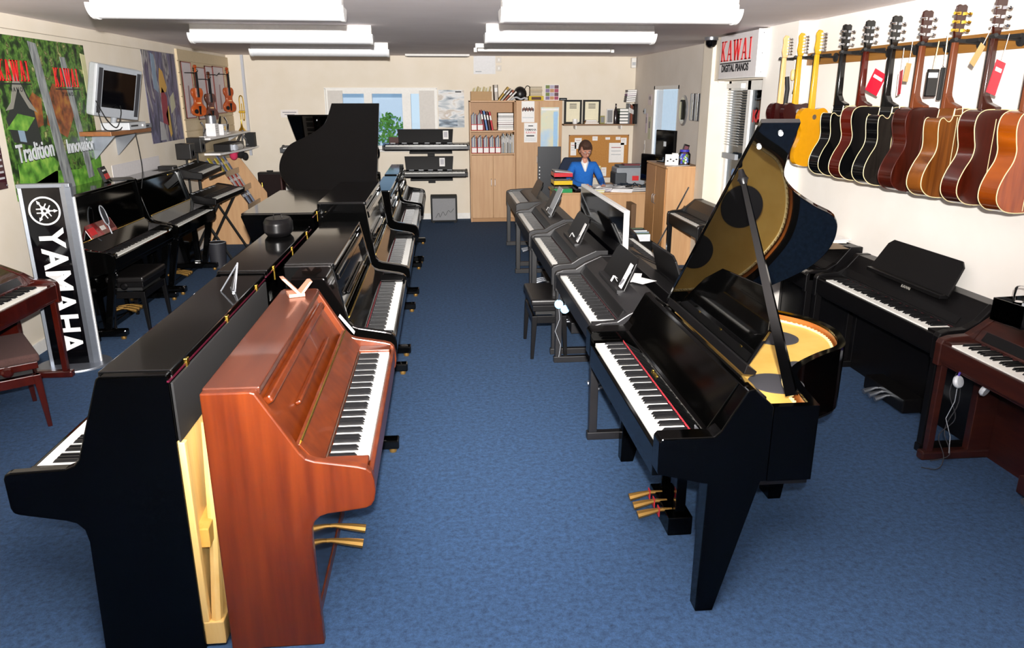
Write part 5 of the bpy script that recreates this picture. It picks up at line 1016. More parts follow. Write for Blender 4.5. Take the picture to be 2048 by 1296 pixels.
for lab, x, z, w_, h_, m in (('small poster of massed figures on the tall cupboard', 1.44, 1.79, .21, .33, paper), ('white price poster with red lettering on the tall cupboard', 1.485, 1.46, .215, .31, paper), ('pale blue and green road map on the right cupboard door', 1.80, 1.53, .30, .66, ramp_mat('map_print', [(.35, '#cfd8c0'), (.5, '#d9d6ba'), (.6, '#bcd0dc'), (.7, '#a9c8e2')], (3, 3, 3), 6))):
    t = thing('taped_sheet', lab, 'poster', (x, 12.58, z)); B(-w_ / 2, w_ / 2, -.004, 0, -h_ / 2, h_ / 2).build('sheet', m, t)
    if 'figures' in lab:
        for i in range(9): MB().ball((-.085 + i * .021, -.006, .03 + .015 * (i % 2)), .013, (1, .2, 2.2), 8).build('figure', col(('#5b3a30', '#7a4b3c', '#3c2c30')[i % 3]), t)
        B(-.09, .09, -.0055, -.004, -.1, -.085).build('print', lgrey, t)
    elif 'price' in lab:
        B(-.04, .04, -.0055, -.004, .10, .115).build('print', darkp, t); text('YAMAHA', darkp, t, (0, -.005, .045), (1, 0, 0), (0, 0, 1), .045, bold=.001); text('KAWAI', red, t, (0, -.005, .0), (1, 0, 0), (0, 0, 1), .05); B(-.07, .06, -.0055, -.004, -.06, -.04).build('print', darkp, t)
        for i in range(3): B(-.09, .09, -.0055, -.004, -.09 - i * .02, -.082 - i * .02).build('print', lgrey, t)
    else: B(.06, .13, -.0052, -.004, -.30, .26).build('sea', col('#9dc4e6'), t); B(-.14, .14, -.0052, -.004, .28, .31).build('title_strip', paper, t)
def book(label, x, y, z, w_, d_, h_, c, lean=0, flat=False, group=None, name='book'):
    t = thing(name, label, 'book', (x, y, z), 0, group); t.rotation_euler = (0, R(lean), 0)
    if flat:
        MB().box(0, w_, 0, d_, 0, h_ * .12).box(0, w_, 0, d_, h_ * .88, h_).box(0, .004, 0, d_, 0, h_).build('cover', col(c), t); B(.004, w_ - .004, .004, d_, h_ * .12, h_ * .88).build('pages', paper, t)
    else:
        MB().box(0, w_ * .14, 0, d_, 0, h_).box(w_ * .86, w_, 0, d_, 0, h_).box(0, w_, 0, .004, 0, h_).build('cover', col(c), t); B(w_ * .14, w_ * .86, .004, d_, .004, h_ - .008).build('pages', paper, t)
        B(w_ * .15, w_ * .85, -.001, 0, h_ * .55, h_ * .8).build('spine_label', paper, t)
    return t
def magfile(label, x, z, c='#c01c24', n=4, w_=.1):
    t = thing('magazine_file', label, 'file', (x, 12.63, z)); mb = MB().prism([(0, 0), (.24, 0), (.24, .26), (0, .10)], 'x', 0, .004).prism([(0, 0), (.24, 0), (.24, .26), (0, .10)], 'x', w_ - .004, w_).box(0, w_, 0, .004, 0, .10).box(0, w_, 0, .24, 0, .004)
    mb.build('box', col(c), t); B(.008, w_ - .008, -.001, 0, .012, .088).build('white_front', paper, t)
    for i in range(n): B(.008 + i * (w_ - .016) / n, .004 + (i + 1) * (w_ - .016) / n, .02, .22, .01, .24 + .02 * ((i * 7) % 3)).build('magazine', col(('#9aa3b4', '#c9c6c4', '#7d8698', '#b8a890')[i % 4]), t)
names5 = ('first', 'second', 'third', 'fourth', 'fifth')
for i in range(5): magfile('red magazine file with white front, %s from the left on the lower shelf' % names5[i], .515 + i * .098, 1.13, w_=.095)
for i in range(2): magfile('red magazine file with pale front, %s on the upper bookcase shelf' % ('far left' if i == 0 else 'second from left'), .515 + i * .10, 1.495, w_=.098, n=5)
for i, (c, l) in enumerate((('#7e1424', 'dark red lever file leaning beside the magazine files, upper shelf'), ('#5d7fb4', 'pale blue lever file leaning on the upper shelf'), ('#4a1a24', 'maroon lever file leaning mid upper shelf'), ('#c02430', 'red lever file leaning furthest right on the upper shelf'))): book(l, .715 + i * .045, 12.64, 1.497, .036, .24, .32 - .01 * i, c, -10, name='lever_file')
zz = 1.497
for i, (h_, c) in enumerate(((.03, '#d9d5cf'), (.022, '#bfb9ae'), (.04, '#39383c'), (.035, '#7c2a34'), (.03, '#efefef'), (.045, '#a8a2a4'), (.02, '#1f3a2e'), (.055, '#1b2a24'))):
    book(('bottom', 'second lowest', 'third lowest', 'fourth lowest', 'fifth lowest', 'sixth lowest', 'second highest', 'top green-labelled')[i] + ' flat file in the stack on the upper shelf', .955, 12.64, zz, .255, .26, h_ - .002, c, 0, True, name='flat_file'); zz += h_
B(1, 1.001, 12, 12.001, 1, 1.001).build('t', paper) if False else None
for i in range(9): book('%s upright folder, %s from the red magazine files' % (('cream', 'blue-grey', 'tan', 'off-white', 'taupe')[i % 5], ('first', 'second', 'third', 'fourth', 'fifth', 'sixth', 'seventh', 'eighth', 'ninth')[i]), 1.01 + i * .0235, 12.66, 1.132, .020, .22, .27 + .02 * (i * 5 % 3), ('#d2cdc6', '#a7b0b8', '#cfc6b4', '#e6e4e2', '#8d8a86')[i % 5], 0, False, 'folders on the right of the lower bookcase shelf', 'folder')
# on top of the units
bx1 = thing('paper_carton', 'tan carton full of rolled papers on the far left of the bookcase top', 'box', (.52, 12.68, 1.965)); B(0, .34, 0, .25, 0, .14).build('carton', col('#a98558'), bx1, bev=.003)
for i in range(9): MB().tube([(.03 + i * .035, .05 + .04 * (i % 3), .13), (.06 + i * .033, .1 + .03 * (i % 2), .19 + .012 * (i % 3))], .014, 7).build('paper_roll', col(('#d8cfa0', '#e4e0cf', '#b7a878')[i % 3]), bx1)
for i, (x, c, l, an) in enumerate(((.90, '#b7ada2', 'grey paper bundle standing beside the carton', -3), (.955, '#c09a3a', 'mustard folder leaning on the bookcase top', 38), (1.0, '#b5b0a6', 'grey folder leaning on the bookcase top', 42), (1.05, '#a8583c', 'rust folder leaning on the bookcase top', 44), (1.10, '#d8cfc4', 'cream folder leaning lowest on the bookcase top', 46))): book(l, x, 12.68, 1.967, .03 if i else .07, .22, .24 if i == 0 else .29 - .02 * i, c, an, name='folder')
bg_ = thing('black_bag', 'crumpled black bag with a looped cable on the cupboard top', 'bag', (1.33, 12.78, 1.965)); MB().ball((0, 0, .10), .11, (1.0, .9, 1.1), 12).build('sack', leather, bg_, smooth=True); MB().tube([(.12 + .05 * math.cos(a), -.04, .14 + .09 * math.sin(a)) for a in [i * PI / 9 for i in range(-9, 10)]], .006, 6).build('cable_loop', matt, bg_)
MB().tube(curve([(-.16, -.12, .01), (-.08, -.14, .05), (0, -.12, .02), (.06, -.14, .04), (.1, -.12, .01)], 4), .014, 6).build('white_cable', lgrey, bg_)
yb = thing('yellow_box', 'yellow-edged brown box under stacked paper on the cupboard top', 'box', (1.47, 12.70, 1.965)); B(0, .24, 0, .2, 0, .07).build('box', col('#c9ae1c'), yb, bev=.003); B(.04, .2, -.002, 0, .01, .055).build('dark_panel', col('#4a1c0c'), yb)
pb = thing('paper_stack', 'thick tan paper stack on the yellow-edged box', 'papers', (1.49, 12.71, 2.035))
for i in range(6): B(.002 * (i % 2), .2 - .003 * (i % 3), 0, .18, i * .025, i * .025 + .023).build('ream', col(('#b5a488', '#c2b49a', '#ada08a')[i % 3]), pb)
pf2 = thing('picture_board', 'square board of colourful portraits standing on the cupboard top', 'picture', (1.73, 12.70, 1.965)); B(0, .235, 0, .012, 0, .245).build('board', paper, pf2)
for i in range(12): B(.01 + (i % 3) * .073, .078 + (i % 3) * .073, -.002, 0, .01 + (i // 3) * .058, .064 + (i // 3) * .058).build('portrait', col(('#7d6a8c', '#5c3a44', '#a8a0b4', '#6c7a3c', '#9a3c5a', '#b7865c')[i * 5 % 6]), pf2)
dvk = thing('flat_device', 'flat dark device at the right end of the cupboard top', 'device', (1.97, 12.72, 1.965)); B(0, .13, 0, .2, 0, .04).build('case', matt, dvk, bev=.004); B(.02, .11, -.002, 0, .012, .02).build('display', greyp, dvk)
# ---------------------------------------------------------------- long wall shelf over the desk
ls = thing('long_shelf', 'long thin beech shelf with certificates and files above the cork board', 'shelf', (2.06, 13, 1.585)); B(0, 1.2, -.26, 0, -.022, 0).build('board', mat('shelf_edge', '#8a6a4c', .5), ls, bev=.002)
for x in (.2, .97): B(x, x + .02, -.22, 0, -.08, -.022).build('bracket', whitem, ls)
for i, (x, l) in enumerate(((2.09, 'left framed certificate on the long shelf'), (2.41, 'right framed certificate on the long shelf'))):
    t = thing('framed_certificate', l, 'picture', (x, 12.93, 1.587)); B(0, .30, 0, .02, 0, .385).build('frame', matt, t, bev=.003); B(.035, .265, -.002, 0, .03, .355).build('certificate', col('#e4dcc0'), t)
    for k in range(3): B(.09, .21, -.003, -.002, .25 + k * .03, .262 + k * .03).build('print', darkp, t)
mug = thing('white_mug', 'white mug on the long shelf before the left certificate', 'mug', (2.26, 12.84, 1.587)); MB().lathe([(.035, 0), (.04, .01), (.04, .08), (.034, .08), (.033, .012)], n=18).build('cup', white, mug, smooth=True); MB().tube([(.04, 0, .06), (.062, 0, .05), (.062, 0, .03), (.04, 0, .02)], .005, 6).build('handle', white, mug)
for i in range(3): book(('lower', 'middle', 'upper')[i] + ' book lying before the right certificate on the long shelf', 2.42 + .01 * i, 12.78, 1.587 + i * .022, .24 - .03 * i, .16, .02, ('#c9b08c', '#a8744a', '#d4cfc6')[i], 0, True)
for i, (x, w_, h_, c, l) in enumerate(((2.69, .08, .13, '#8c8648', 'olive photo cube on the long shelf'), (2.80, .11, .24, '#d5d3d2', 'white framed picture on the long shelf'))):
    t = thing('framed_photo', l, 'picture', (x, 12.85, 1.587)); B(0, w_, 0, .02, 0, h_).build('frame', col(c), t, bev=.002); B(.012, w_ - .012, -.002, 0, .02, h_ - .02).build('photo', col('#7f7f80'), t)
bo = thing('dark_bottle', 'tall dark bottle on the long shelf', 'bottle', (2.955, 12.86, 1.587)); MB().lathe([(.033, 0), (.035, .02), (.034, .2), (.014, .26), (.013, .32), (.015, .325)], n=16).build('glass', col('#2a2224', .15), bo, smooth=True)
for i in range(5): book(('bottom', 'second', 'middle', 'fourth', 'top')[i] + ' dark folder of the stack right of the bottle', 3.0 - .0 + .0, 12.76, 1.587 + i * .05, .15, .2, .046, ('#20242a', '#2c4038', '#1c1c20', '#33463c', '#5b6a5c')[i], 0, True, name='flat_folder')
for i in range(4): book(('grey', 'brown', 'rust', 'dark brown')[i] + ' upright file near the right end of the long shelf', 3.155 + i * .022, 12.78, 1.587, .02, .2, .33 - .015 * i, ('#7b8088', '#7a4a38', '#9a4a30', '#4c3228')[i], 0, name='file')
cd_ = thing('disc_tower', 'glass-fronted black disc case at the right end of the long shelf', 'case', (3.245, 12.82, 1.587)); B(-.0, .05, -.08, .1, 0, .32).build('case', satin, cd_, bev=.003); B(.01, .045, -.083, -.08, .02, .28).build('front', clear, cd_)
for i in range(6): book(('lowest', 'second lowest', 'third lowest', 'third highest', 'second highest', 'highest')[i] + ' book of the leaning stack above the disc case', 3.11 + .004 * i, 12.80, 1.935 + i * .033, .16, .17, .031, ('#3a3a3e', '#56565c', '#44484c', '#6a3c72', '#dedce2', '#5c5a60')[i], -2, True)
# cork board and pinned papers
ck = thing('cork_board', 'framed cork noticeboard behind the seated man', 'noticeboard', (2.71, 12.998, 1.04)); B(-.51, .51, -.015, 0, -.35, .35).build('cork', cork, ck)
MB().box(-.52, .52, -.02, 0, .345, .36).box(-.52, .52, -.02, 0, -.36, -.345).box(-.52, -.505, -.02, 0, -.36, .36).box(.505, .52, -.02, 0, -.36, .36).build('frame', mat('cork_frame', '#9c6a34'), ck)
for i, (x, z, w_, h_, l) in enumerate(((2.35, 1.26, .12, .18, 'white sheet pinned left of the man on the cork board'), (2.27, 1.17, .10, .22, 'second white sheet low at the left of the cork board'), (2.64, 1.34, .09, .07, 'small card pinned top centre of the cork board'), (2.86, 1.34, .08, .04, 'thin card pinned right of centre on the cork board'), (3.04, 1.34, .08, .05, 'small white card at the top right of the cork board'), (3.02, 1.10, .26, .33, 'large printed sheet on the right of the cork board'), (3.14, 1.29, .10, .12, 'curled sheet at the right edge of the cork board'), (2.72, .80, .07, .16, 'yellowish slip low on the cork board'), (2.81, .78, .09, .15, 'white slip low on the cork board above the printer'))):
    t = thing('pinned_note', l, 'notice', (x, 12.98, z)); B(-w_ / 2, w_ / 2, -.002, 0, -h_ / 2, h_ / 2).build('sheet', paper if i != 7 else col('#e2dba0'), t)
    for k in range(3): B(-w_ * .35, w_ * .3, -.003, -.002, h_ * (.25 - k * .18), h_ * (.29 - k * .18)).build('print_line', col('#b06a6a') if k == 0 else lgrey, t)
# ---------------------------------------------------------------- desk
DY = 10.45
dk = thing('office_desk', 'beech office desk across the back right corner', 'desk', (1.60, DY, 0))
B(0, 1.62, 0, .80, .715, .74).build('desktop', beech, dk, bev=.004); B(.03, 1.59, .06, .08, .22, .715).build('modesty_panel', beech, dk); B(.02, .045, .05, .76, 0, .715).build('end_panel', beech, dk); B(1.575, 1.60, .05, .76, 0, .715).build('end_panel', beech, dk)
tr = thing('letter_tray_tower', 'stack of red, yellow and green letter trays on the left of the desk', 'tray', (1.70, DY + .12, .74))
for z, c, n in ((.0, '#178a4a', 'green_tray'), (.11, '#d9b40e', 'yellow_tray'), (.22, '#c8202c', 'red_tray')):
    MB().box(-.13, .13, -.10, .2, z, z + .006).box(-.13, .13, -.104, -.10, z, z + .055).box(-.13, -.126, -.1, .2, z, z + .055).box(.126, .13, -.1, .2, z, z + .055).build(n, col(c, .3), tr, bev=.001)
    for k in range(5): B(-.115, .115 - .01 * (k % 3), -.09, .18, z + .008 + k * .009, z + .015 + k * .009).build('papers', (paper, lgrey, col('#c7b8a8'))[k % 3], tr)
for x in (-.125, .125): MB().tube([(x, -.09, 0), (x, -.09, .25)], .004, 6).build('riser', chrome, tr)
MB().hexa([(-.12, -.11, .29), (.13, -.11, .27), (.13, .18, .27), (-.12, .18, .29)], [(-.12, -.11, .305), (.13, -.11, .275), (.13, .18, .275), (-.12, .18, .305)]).build('loose_sheets', lgrey, tr)
bkm = thing('black_display_board', 'tall black board with white dots standing left of the letter trays', 'board', (1.72, 12.05, 0))
B(-.18, .19, -.0, .02, .0, 1.27).build('board', col('#10151f', .4), bkm, bev=.003)
for i in range(7): MB().lathe([(.010, 0), (.010, .003)], n=10).xf(Matrix.Translation((-.15, 0, .62 + i * .055)) @ Matrix.Rotation(PI / 2, 4, 'X')).build('white_dot', paper, bkm)
pr_ = thing('laser_printer', 'grey desktop printer on the right of the desk', 'printer', (2.84, 11.35, .74))
B(-.22, .22, -.16, .2, .0, .27).build('body', greyp, pr_, bev=.02); B(-.24, -.06, -.17, .18, .02, .2).build('dark_side', col('#3a3e44'), pr_, bev=.02); B(-.18, .2, -.12, .18, .27, .30).build('scanner_lid', col('#54585e'), pr_, bev=.01); B(-.10, .18, -.13, .06, .302, .315).build('output_paper', col('#7c2c34'), pr_); B(0.02, .12, -.162, -.16, .08, .15).build('red_logo_patch', red, pr_); B(.14, .21, -.15, .15, .30, .31).build('teal_edge', col('#5ea6a8'), pr_)
pst = thing('printer_stand', 'beech side table under the printer', 'table', (2.84, 11.35, 0)); B(-.35, .35, -.10, .35, .715, .738).build('top', beech, pst); [B(a, a + .03, b, b + .03, 0, .715).build('leg', beechd, pst) for a in (-.33, .30) for b in (-.08, .3)]
mn = thing('desk_monitor', 'black computer monitor turned away on the right end of the desk', 'monitor', (3.02, 10.75, .74), R(-62)); B(-.20, .20, -.02, .03, .12, .50).build('panel', satin, mn, bev=.01); B(-.18, .18, -.022, -.02, .15, .48).build('screen', screen, mn); MB().tube([(0, .03, .0), (0, .03, .2)], .025, 8).build('neck', satin, mn); B(-.12, .12, -.06, .1, 0, .012).build('base', satin, mn, bev=.005)
for i, (x, y, a, w_, h_, c, l) in enumerate(((2.05, 10.65, 10, .21, .29, '#efeeec', 'white sheets under the man writing hands'), (2.14, 10.52, -6, .30, .16, '#d9d28c', 'yellow pad stack at the front of the desk'), (2.42, 10.70, 30, .30, .21, '#c4c0d2', 'lilac leaflet pile in the middle of the desk'), (2.55, 10.52, -15, .30, .16, '#e4e3e8', 'pale box file lid at the front right of the desk'), (2.38, 10.95, 5, .3, .2, '#eceae6', 'white sheets beside the printer'), (2.75, 10.6, 20, .26, .2, '#8a8c90', 'grey booklets at the right of the desk'), (2.60, 10.9, -25, .2, .25, '#6a7078', 'dark folders below the printer'))):
    t = thing('desk_papers', l, 'papers', (x, y, .74), R(a))
    for k in range(4): B(-w_ / 2 + .01 * (k % 2), w_ / 2, -h_ / 2, h_ / 2 - .01 * (k % 3), k * .012, k * .012 + .009).xf(Matrix.Rotation(R(k * 4 - 6), 4, 'Z')).build('sheet_stack', col(c) if k % 2 == 0 else paper, t)
random.seed(3)
for i, (x, y, c, l) in enumerate(((2.70, 10.78, '#1b2733', 'black cable tangle in front of the printer'), (2.88, 10.62, '#20303a', 'dark cable tangle near the desk monitor'))):
    t = thing('cable_tangle', l, 'cable', (x, y, .74)); MB().tube(curve([(random.uniform(-.16, .16), random.uniform(-.12, .12), random.uniform(.01, .10)) for _ in range(14)], 4), .006, 5).build('cable', col(c, .4), t, smooth=True); B(-.05, .05, -.03, .04, .0, .05).build('adapter', satin, t, bev=.006)
t = thing('spray_can', 'blue and white can at the right front of the desk', 'can', (2.98, 10.55, .74)); MB().lathe([(.04, 0), (.04, .13), (.025, .15), (.012, .16)], n=16).build('can', white, t, smooth=True); MB().lathe([(.0405, .03), (.0405, .10)], n=16).build('label', col('#1f4fa0'), t, smooth=True)
t = thing('desk_telephone', 'black desk telephone beside the letter trays', 'telephone', (1.94, 10.60, .74), R(15)); MB().prism([(-.1, 0), (.1, 0), (.1, .06), (-.1, .025)], 'x', -.09, .09).build('base', satin, t, bev=.006); MB().tube([(-.06, -.09, .06), (-.07, -.05, .08), (-.07, .05, .09), (-.06, .09, .08)], .018, 8).build('handset', satin, t, smooth=True); [B(-.02 + (k % 3) * .03, -.0 + (k % 3) * .03, -.06 + (k // 3) * .035, -.04 + (k // 3) * .035, .05, .062).build('button', lgrey, t) for k in range(6)]
# wooden cupboard on the right with clutter
rc = thing('low_beech_cupboard', 'beech two-door cupboard end-on near the sunlit pillar', 'cupboard', (2.72, 9.02, 0))
B(.02, .42, 0, .88, 0, 1.21).build('carcass', beech, rc, bev=.002); B(-.0, .43, -.01, .89, 1.20, 1.222).build('top_board', beech, rc, bev=.002)
for a, b, hy in ((.01, .435, .40), (.445, .87, .48)): d = B(0, .02, a, b, .06, 1.19).build('door', mat('beech_door_shade', '#b07e4c', .5, noise=('#bb8a58', (25, 25, 2), 4)), rc, bev=.002); handle(d, 0, hy, .78, -1, 0)
mo = thing('cupboard_monitor', 'black monitor standing on the beech cupboard', 'monitor', (2.88, 9.62, 1.222), R(-68)); B(-.19, .19, -.02, .02, .06, .40).build('panel', satin, mo, bev=.008); B(-.175, .175, -.022, -.02, .08, .385).build('screen', screen, mo); B(-.03, .03, -.0, .05, 0, .2).build('neck', satin, mo); B(-.10, .10, -.06, .09, 0, .012).build('base', satin, mo, bev=.004); B(-.02, .03, -.024, -.022, .2, .26).build('sticker', lgrey, mo)
nb_ = thing('score_print', 'white card with black music notes on the cupboard top', 'card', (2.84, 9.20, 1.222), R(-15)); B(-.08, .08, 0, .006, 0, .13).build('card', paper, nb_); [MB().ball((-.05 + k * .035, -.002, .05 + .02 * (k % 2)), .012, (1, .3, .8), 8).build('note', darkp, nb_) for k in range(4)]
jr = thing('sweet_jar', 'clear plastic jar of purple wrapped sweets on the cupboard top', 'jar', (3.0, 9.22, 1.222)); MB().lathe([(.07, 0), (.075, .02), (.075, .13), (.055, .16)], n=20).build('jar', clear, jr, smooth=True); MB().lathe([(.058, .16), (.058, .185)], n=20).build('lid', col('#3a35a8', .3), jr)
for k in range(26): a = k * 2.4; MB().ball((.05 * math.cos(a) * (k % 3 + 1) / 3, .05 * math.sin(a) * (k % 3 + 1) / 3, .02 + k * .0042), .016, n=6).build('sweet', col(('#4a46c0', '#6f8fd8', '#dfe2ee', '#7fae3c')[k % 4], .3), jr)
wc = thing('white_cup', 'white paper cup behind the sweet jar on the cupboard', 'cup', (2.95, 9.42, 1.222)); MB().lathe([(.035, 0), (.045, .13), (.042, .13)], n=18).build('cup', white, wc, smooth=True)
gt = thing('tilted_photo', 'dark photo block tilted behind the sweet jar', 'picture', (3.04, 9.45, 1.222)); gt.rotation_euler = (0, R(16), 0); B(-.035, .035, 0, .03, 0, .24).build('block', satin, gt, bev=.003); B(-.025, .025, -.002, 0, .02, .22).build('photo', col('#6c3a48'), gt)
pl_ = thing('loose_sheet', 'loose white sheet on the near edge of the cupboard top', 'papers', (2.90, 9.10, 1.2225), R(20)); B(-.13, .13, -.05, .05, 0, .003).build('sheet', paper, pl_)
rod = thing('silver_rod', 'thin silver rod leaning against the beech cupboard', 'rod', (2.55, 8.80, 0)); MB().tube([(-.12, -.06, 0), (.44, .14, .98)], .010, 8).build('rod', chrome, rod)
dv = thing('dark_panel_board', 'dark brown board standing between the desk and the beech cupboard', 'board', (2.62, 10.1, 0)); B(-.03, .04, 0, .3, 0, .62).build('board', mat('walnut_board', '#5c4024', .5), dv, bev=.003)
# bags and music boxes between the desk and the digital pianos
bp_ = thing('black_backpack', 'black backpack standing behind the wall-mount television', 'bag', (2.05, 8.2, 0)); MB().ball((0, 0, .32), .22, (.85, .7, 1.45), 14).build('sack', leather, bp_, smooth=True); MB().ball((0, -.12, .25), .14, (1, .6, 1.2), 12).build('pocket', leather, bp_, smooth=True); MB().tube([(-.04, 0, .63), (-.03, 0, .70), (.03, 0, .70), (.04, 0, .63)], .01, 6).build('handle', satin, bp_)
cr_ = thing('disc_crate', 'dark crate of discs beside the black backpack', 'crate', (2.32, 8.75, 0)); MB().box(-.15, .15, -.2, .2, 0, .02).box(-.15, -.14, -.2, .2, 0, .4).box(.14, .15, -.2, .2, 0, .4).box(-.15, .15, -.2, -.19, 0, .4).box(-.15, .15, .19, .2, 0, .4).build('box', satin, cr_)
for i in range(12): B(-.12, .12, -.18 + i * .03, -.155 + i * .03, .1, .48 + .01 * (i % 3)).build('disc_case', col(('#d9dade', '#4a5a44', '#8c9aa8', '#2a2c34', '#9cb83c')[i % 5], .3), cr_)
# ---------------------------------------------------------------- flat television between the rows
tvd = thing('flat_television', 'white-framed flat television standing between the two rows of digital pianos', 'television', (1.358, 6.30, 0)); tvd.rotation_euler = (0, 0, R(0))
B(-.018, .022, -.88, .88, .77, 1.235).build('frame', white, tvd, bev=.003); B(-.020, -.018, -.86, .86, .80, 1.215).build('screen', screen, tvd); B(-.019, -.016, -.86, .86, .775, .80).build('speaker_bar', silver, tvd)
for y in (-.5, .5): B(-.012, .016, y - .03, y + .03, .01, .78).build('stand_leg', satin, tvd); B(-.02, .024, y - .12, y + .12, 0, .012).build('stand_foot', satin, tvd)
# ---------------------------------------------------------------- seated man
def skinmesh(name, verts, edges, radii, m, parent, sub=2, root=0):
    me = bpy.data.meshes.new(name); me.from_pydata(verts, edges, []); o = bpy.data.objects.new(name, me); C.objects.link(o); o.parent = parent; me.materials.append(m)
    s = o.modifiers.new('skin', 'SKIN'); s.use_smooth_shade = True
    for i, r in enumerate(radii):
        me.skin_vertices[0].data[i].radius = (r, r) if not isinstance(r, tuple) else r
    me.skin_vertices[0].data[root].use_root = True
    o.modifiers.new('sub', 'SUBSURF').levels = sub; o.modifiers['sub'].render_levels = sub
    return o
man = thing('person', 'man in a blue v-neck jumper and glasses writing at the desk, head bowed', 'person', (2.16, 11.42, 0))
# body: jumper torso and arms as one surface
V = [(0, .02, .50), (0, .03, .62), (0, .02, .78), (0, -.01, .92), (0, -.03, 1.03), (-.15, -.02, 1.03), (.15, -.02, 1.03),
     (-.215, -.05, .93), (-.24, -.12, .82), (-.15, -.32, .785), (-.055, -.46, .78), (.215, -.05, .93), (.25, -.13, .82), (.23, -.34, .785), (.20, -.50, .78)]
E_ = [(0, 1), (1, 2), (2, 3), (3, 4), (4, 5), (4, 6), (5, 7), (7, 8), (8, 9), (9, 10), (6, 11), (11, 12), (12, 13), (13, 14)]
Rd = [(.17, .13), (.165, .125), (.165, .12), (.17, .12), (.09, .08), .075, .075, .06, .052, .044, .036, .06, .052, .044, .036]
skinmesh('jumper', V, E_, Rd, blue_j, man)
skinmesh('body', [(0, -.04, 1.02), (0, -.065, 1.10), (0, -.09, 1.16)], [(0, 1), (1, 2)], [.06, .052, .05], skin, man)
hd = thing('x', 'x', 'x'); bpy.data.objects.remove(hd)
hm = Matrix.Translation((0, -.115, 1.255)) @ Matrix.Scale(1.08, 4) @ Matrix.Rotation(R(24), 4, 'X') @ Matrix.Rotation(R(8), 4, 'Z')
mb = MB(); mb.ball((0, 0, .01), .098, (.80, .98, 1.15), 20)
for v in mb.bm.verts:                      # jaw narrows, face flattens
    if v.co.z < -.01: k = (-.01 - v.co.z) / .11; v.co.x *= 1 - .32 * k; v.co.y = v.co.y * (1 - .18 * k) - .018 * k
    if v.co.y < -.07: v.co.y = -.07 + (v.co.y + .07) * .5
mb.xf(hm); mb.build('head', skin, man, smooth=True)
MB().hexa([(-.014, -.085, -.028), (.014, -.085, -.028), (.012, -.075, -.034), (-.012, -.075, -.034)], [(-.006, -.086, .022), (.006, -.086, .022), (.005, -.07, .022), (-.005, -.07, .022)]).hexa([(-.012, -.108, -.026), (.012, -.108, -.026), (.014, -.08, -.03), (-.014, -.08, -.03)], [(-.004, -.092, .018), (.004, -.092, .018), (.005, -.08, .018), (-.005, -.08, .018)]).xf(hm).build('nose', skin, man, bev=.003)
for s in (-1, 1):
    MB().ball((s * .081, .006, -.005), .018, (.4, .8, 1.3), 10).xf(hm).build('ear', skin, man, smooth=True)
    MB().ball((s * .030, -.080, .012), .011, (1.2, .5, .7), 10).xf(hm).build('eye', white, man, smooth=True); MB().ball((s * .030, -.0855, .010), .005, n=8).xf(hm).build('pupil', darkp, man)
    B(s * .030 - .016, s * .030 + .016, -.091, -.084, .030, .036).xf(hm).build('eyebrow', hair, man, bev=.002)
B(-.022, .022, -.088, -.080, -.055, -.049).xf(hm).build('mouth', col('#9a5548'), man, bev=.002)
mb = MB(); mb.ball((0, .012, .022), .104, (.82, .98, 1.12), 20)
bmesh.ops.delete(mb.bm, geom=[v for v in mb.bm.verts if (v.co.y < -.045 and v.co.z < .065) or v.co.z < -.035 or (v.co.y < .0 and v.co.z < .02)], context='VERTS')
mb.xf(hm); o = mb.build('hair', hair, man, smooth=True); sm = o.modifiers.new('s', 'SOLIDIFY'); sm.thickness = .012; sm.offset = 1
for k in range(14): MB().tube([(-.06 + k * .009, -.055, .085), (-.062 + k * .0095, -.082, .075), (-.058 + k * .009, -.088, .056)], [.010, .008, .003], 5).xf(hm).build('fringe_lock', hair, man, smooth=True)
for s in (-1, 1):
    MB().tube([(s * .032 + .023 * math.cos(a), -.099, .008 + .015 * math.sin(a)) for a in [2 * PI * i / 14 for i in range(14)]], .0022, 5, closed=True).xf(hm).build('glasses_rim', darkp, man); MB().tube([(s * .055, -.097, .012), (s * .083, -.0, .008)], .002, 5).xf(hm).build('glasses_arm', darkp, man)
MB().tube([(-.010, -.099, .012), (.010, -.099, .012)], .002, 5).xf(hm).build('glasses_bridge', darkp, man)
# white shirt collar and v
MB().hexa([(-.055, -.105, 1.08), (-.035, -.125, 1.10), (-.002, -.165, .955), (-.012, -.155, .955)], [(-.060, -.085, 1.085), (-.04, -.10, 1.13), (.0, -.14, .955), (-.014, -.135, .955)]).build('collar', white, man); MB().hexa([(.055, -.105, 1.08), (.035, -.125, 1.10), (.002, -.165, .955), (.012, -.155, .955)], [(.060, -.085, 1.085), (.04, -.10, 1.13), (.0, -.14, .955), (.014, -.135, .955)]).build('collar', white, man)
MB().hexa([(-.04, -.10, 1.09), (.04, -.10, 1.09), (.004, -.155, .95), (-.004, -.155, .95)], [(-.04, -.09, 1.09), (.04, -.09, 1.09), (.004, -.14, .95), (-.004, -.14, .95)]).build('shirt_front', white, man)
skinmesh('trousers', [(0, .03, .52), (-.10, .0, .50), (-.12, -.25, .52), (-.12, -.42, .50), (-.12, -.43, .1), (.10, .0, .50), (.12, -.25, .52), (.12, -.42, .50), (.12, -.43, .1)], [(0, 1), (1, 2), (2, 3), (3, 4), (0, 5), (5, 6), (6, 7), (7, 8)], [.13, .10, .08, .07, .055, .10, .08, .07, .055], col('#1d2030', .8), man)
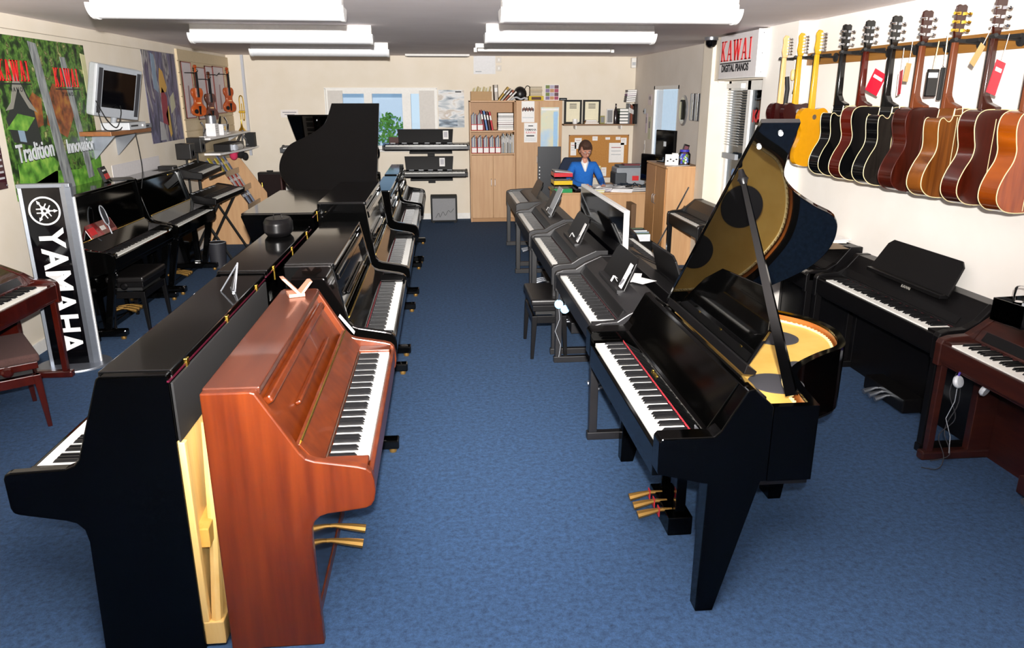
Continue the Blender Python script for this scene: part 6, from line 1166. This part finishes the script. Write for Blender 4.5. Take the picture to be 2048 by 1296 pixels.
for s in (-1, 1): MB().ball((s * .12, -.47, .045), .05, (.9, 2.2, .8), 12).build('shoe', leather, man, smooth=True)
for s, wx, wy, dx in ((-1, -.045, -.48, .03), (1, .20, -.52, -.02)):
    skinmesh('hand', [(wx, wy, .782), (wx + dx * .3, wy - .035, .785), (wx + dx * .6, wy - .075, .782)], [(0, 1), (1, 2)], [.024, .032, .028], skin, man)
    for f in range(4):
        bx0 = wx + dx * .6 + (f - 1.5) * .017; L_ = (.05, .062, .058, .045)[f]
        skinmesh('finger', [(bx0, wy - .07, .785), (bx0 + dx * .2, wy - .075 - L_ * .55, .790), (bx0 + dx * .3, wy - .075 - L_, .765)], [(0, 1), (1, 2)], [.009, .008, .007], skin, man, 1)
    tx = wx - s * -.0 + (.025 if s < 0 else -.025); skinmesh('thumb', [(tx * 1.0, wy - .02, .785), (tx + (.018 if s < 0 else -.018), wy - .055, .782), (tx + (.014 if s < 0 else -.014), wy - .085, .768)], [(0, 1), (1, 2)], [.012, .010, .009], skin, man, 1)
pn = thing('pen', 'dark pen held by the man writing', 'pen', (2.34, 10.83, .79)); MB().tube([(0, -.02, -.045), (.02, .03, .06)], .004, 6).build('barrel', darkp, pn)
ch = thing('office_chair', 'navy office chair behind the seated man', 'chair', (2.12, 11.55, 0))
B(-.25, .25, -.22, .24, .40, .48).build('seat', bluec, ch, bev=.03, seg=3); MB().prism([(-.26, .60), (.26, .60), (.28, .95), (.20, 1.12), (-.20, 1.12), (-.28, .95)], 'y', .24, .30).build('backrest', bluec, ch, bev=.025)
MB().tube([(0, 0, .06), (0, 0, .40)], .03, 10).build('column', satin, ch); MB().tube([(0, .2, .43), (0, .32, .5), (0, .30, .7)], .02, 6).build('back_bar', satin, ch)
for k in range(5): a = 2 * PI * k / 5; MB().tube([(0, 0, .07), (.28 * math.cos(a), .28 * math.sin(a), .06)], [.025, .015], 6).build('base_arm', satin, ch); MB().ball((.28 * math.cos(a), .28 * math.sin(a), .028), .028, n=8).build('castor', satin, ch)
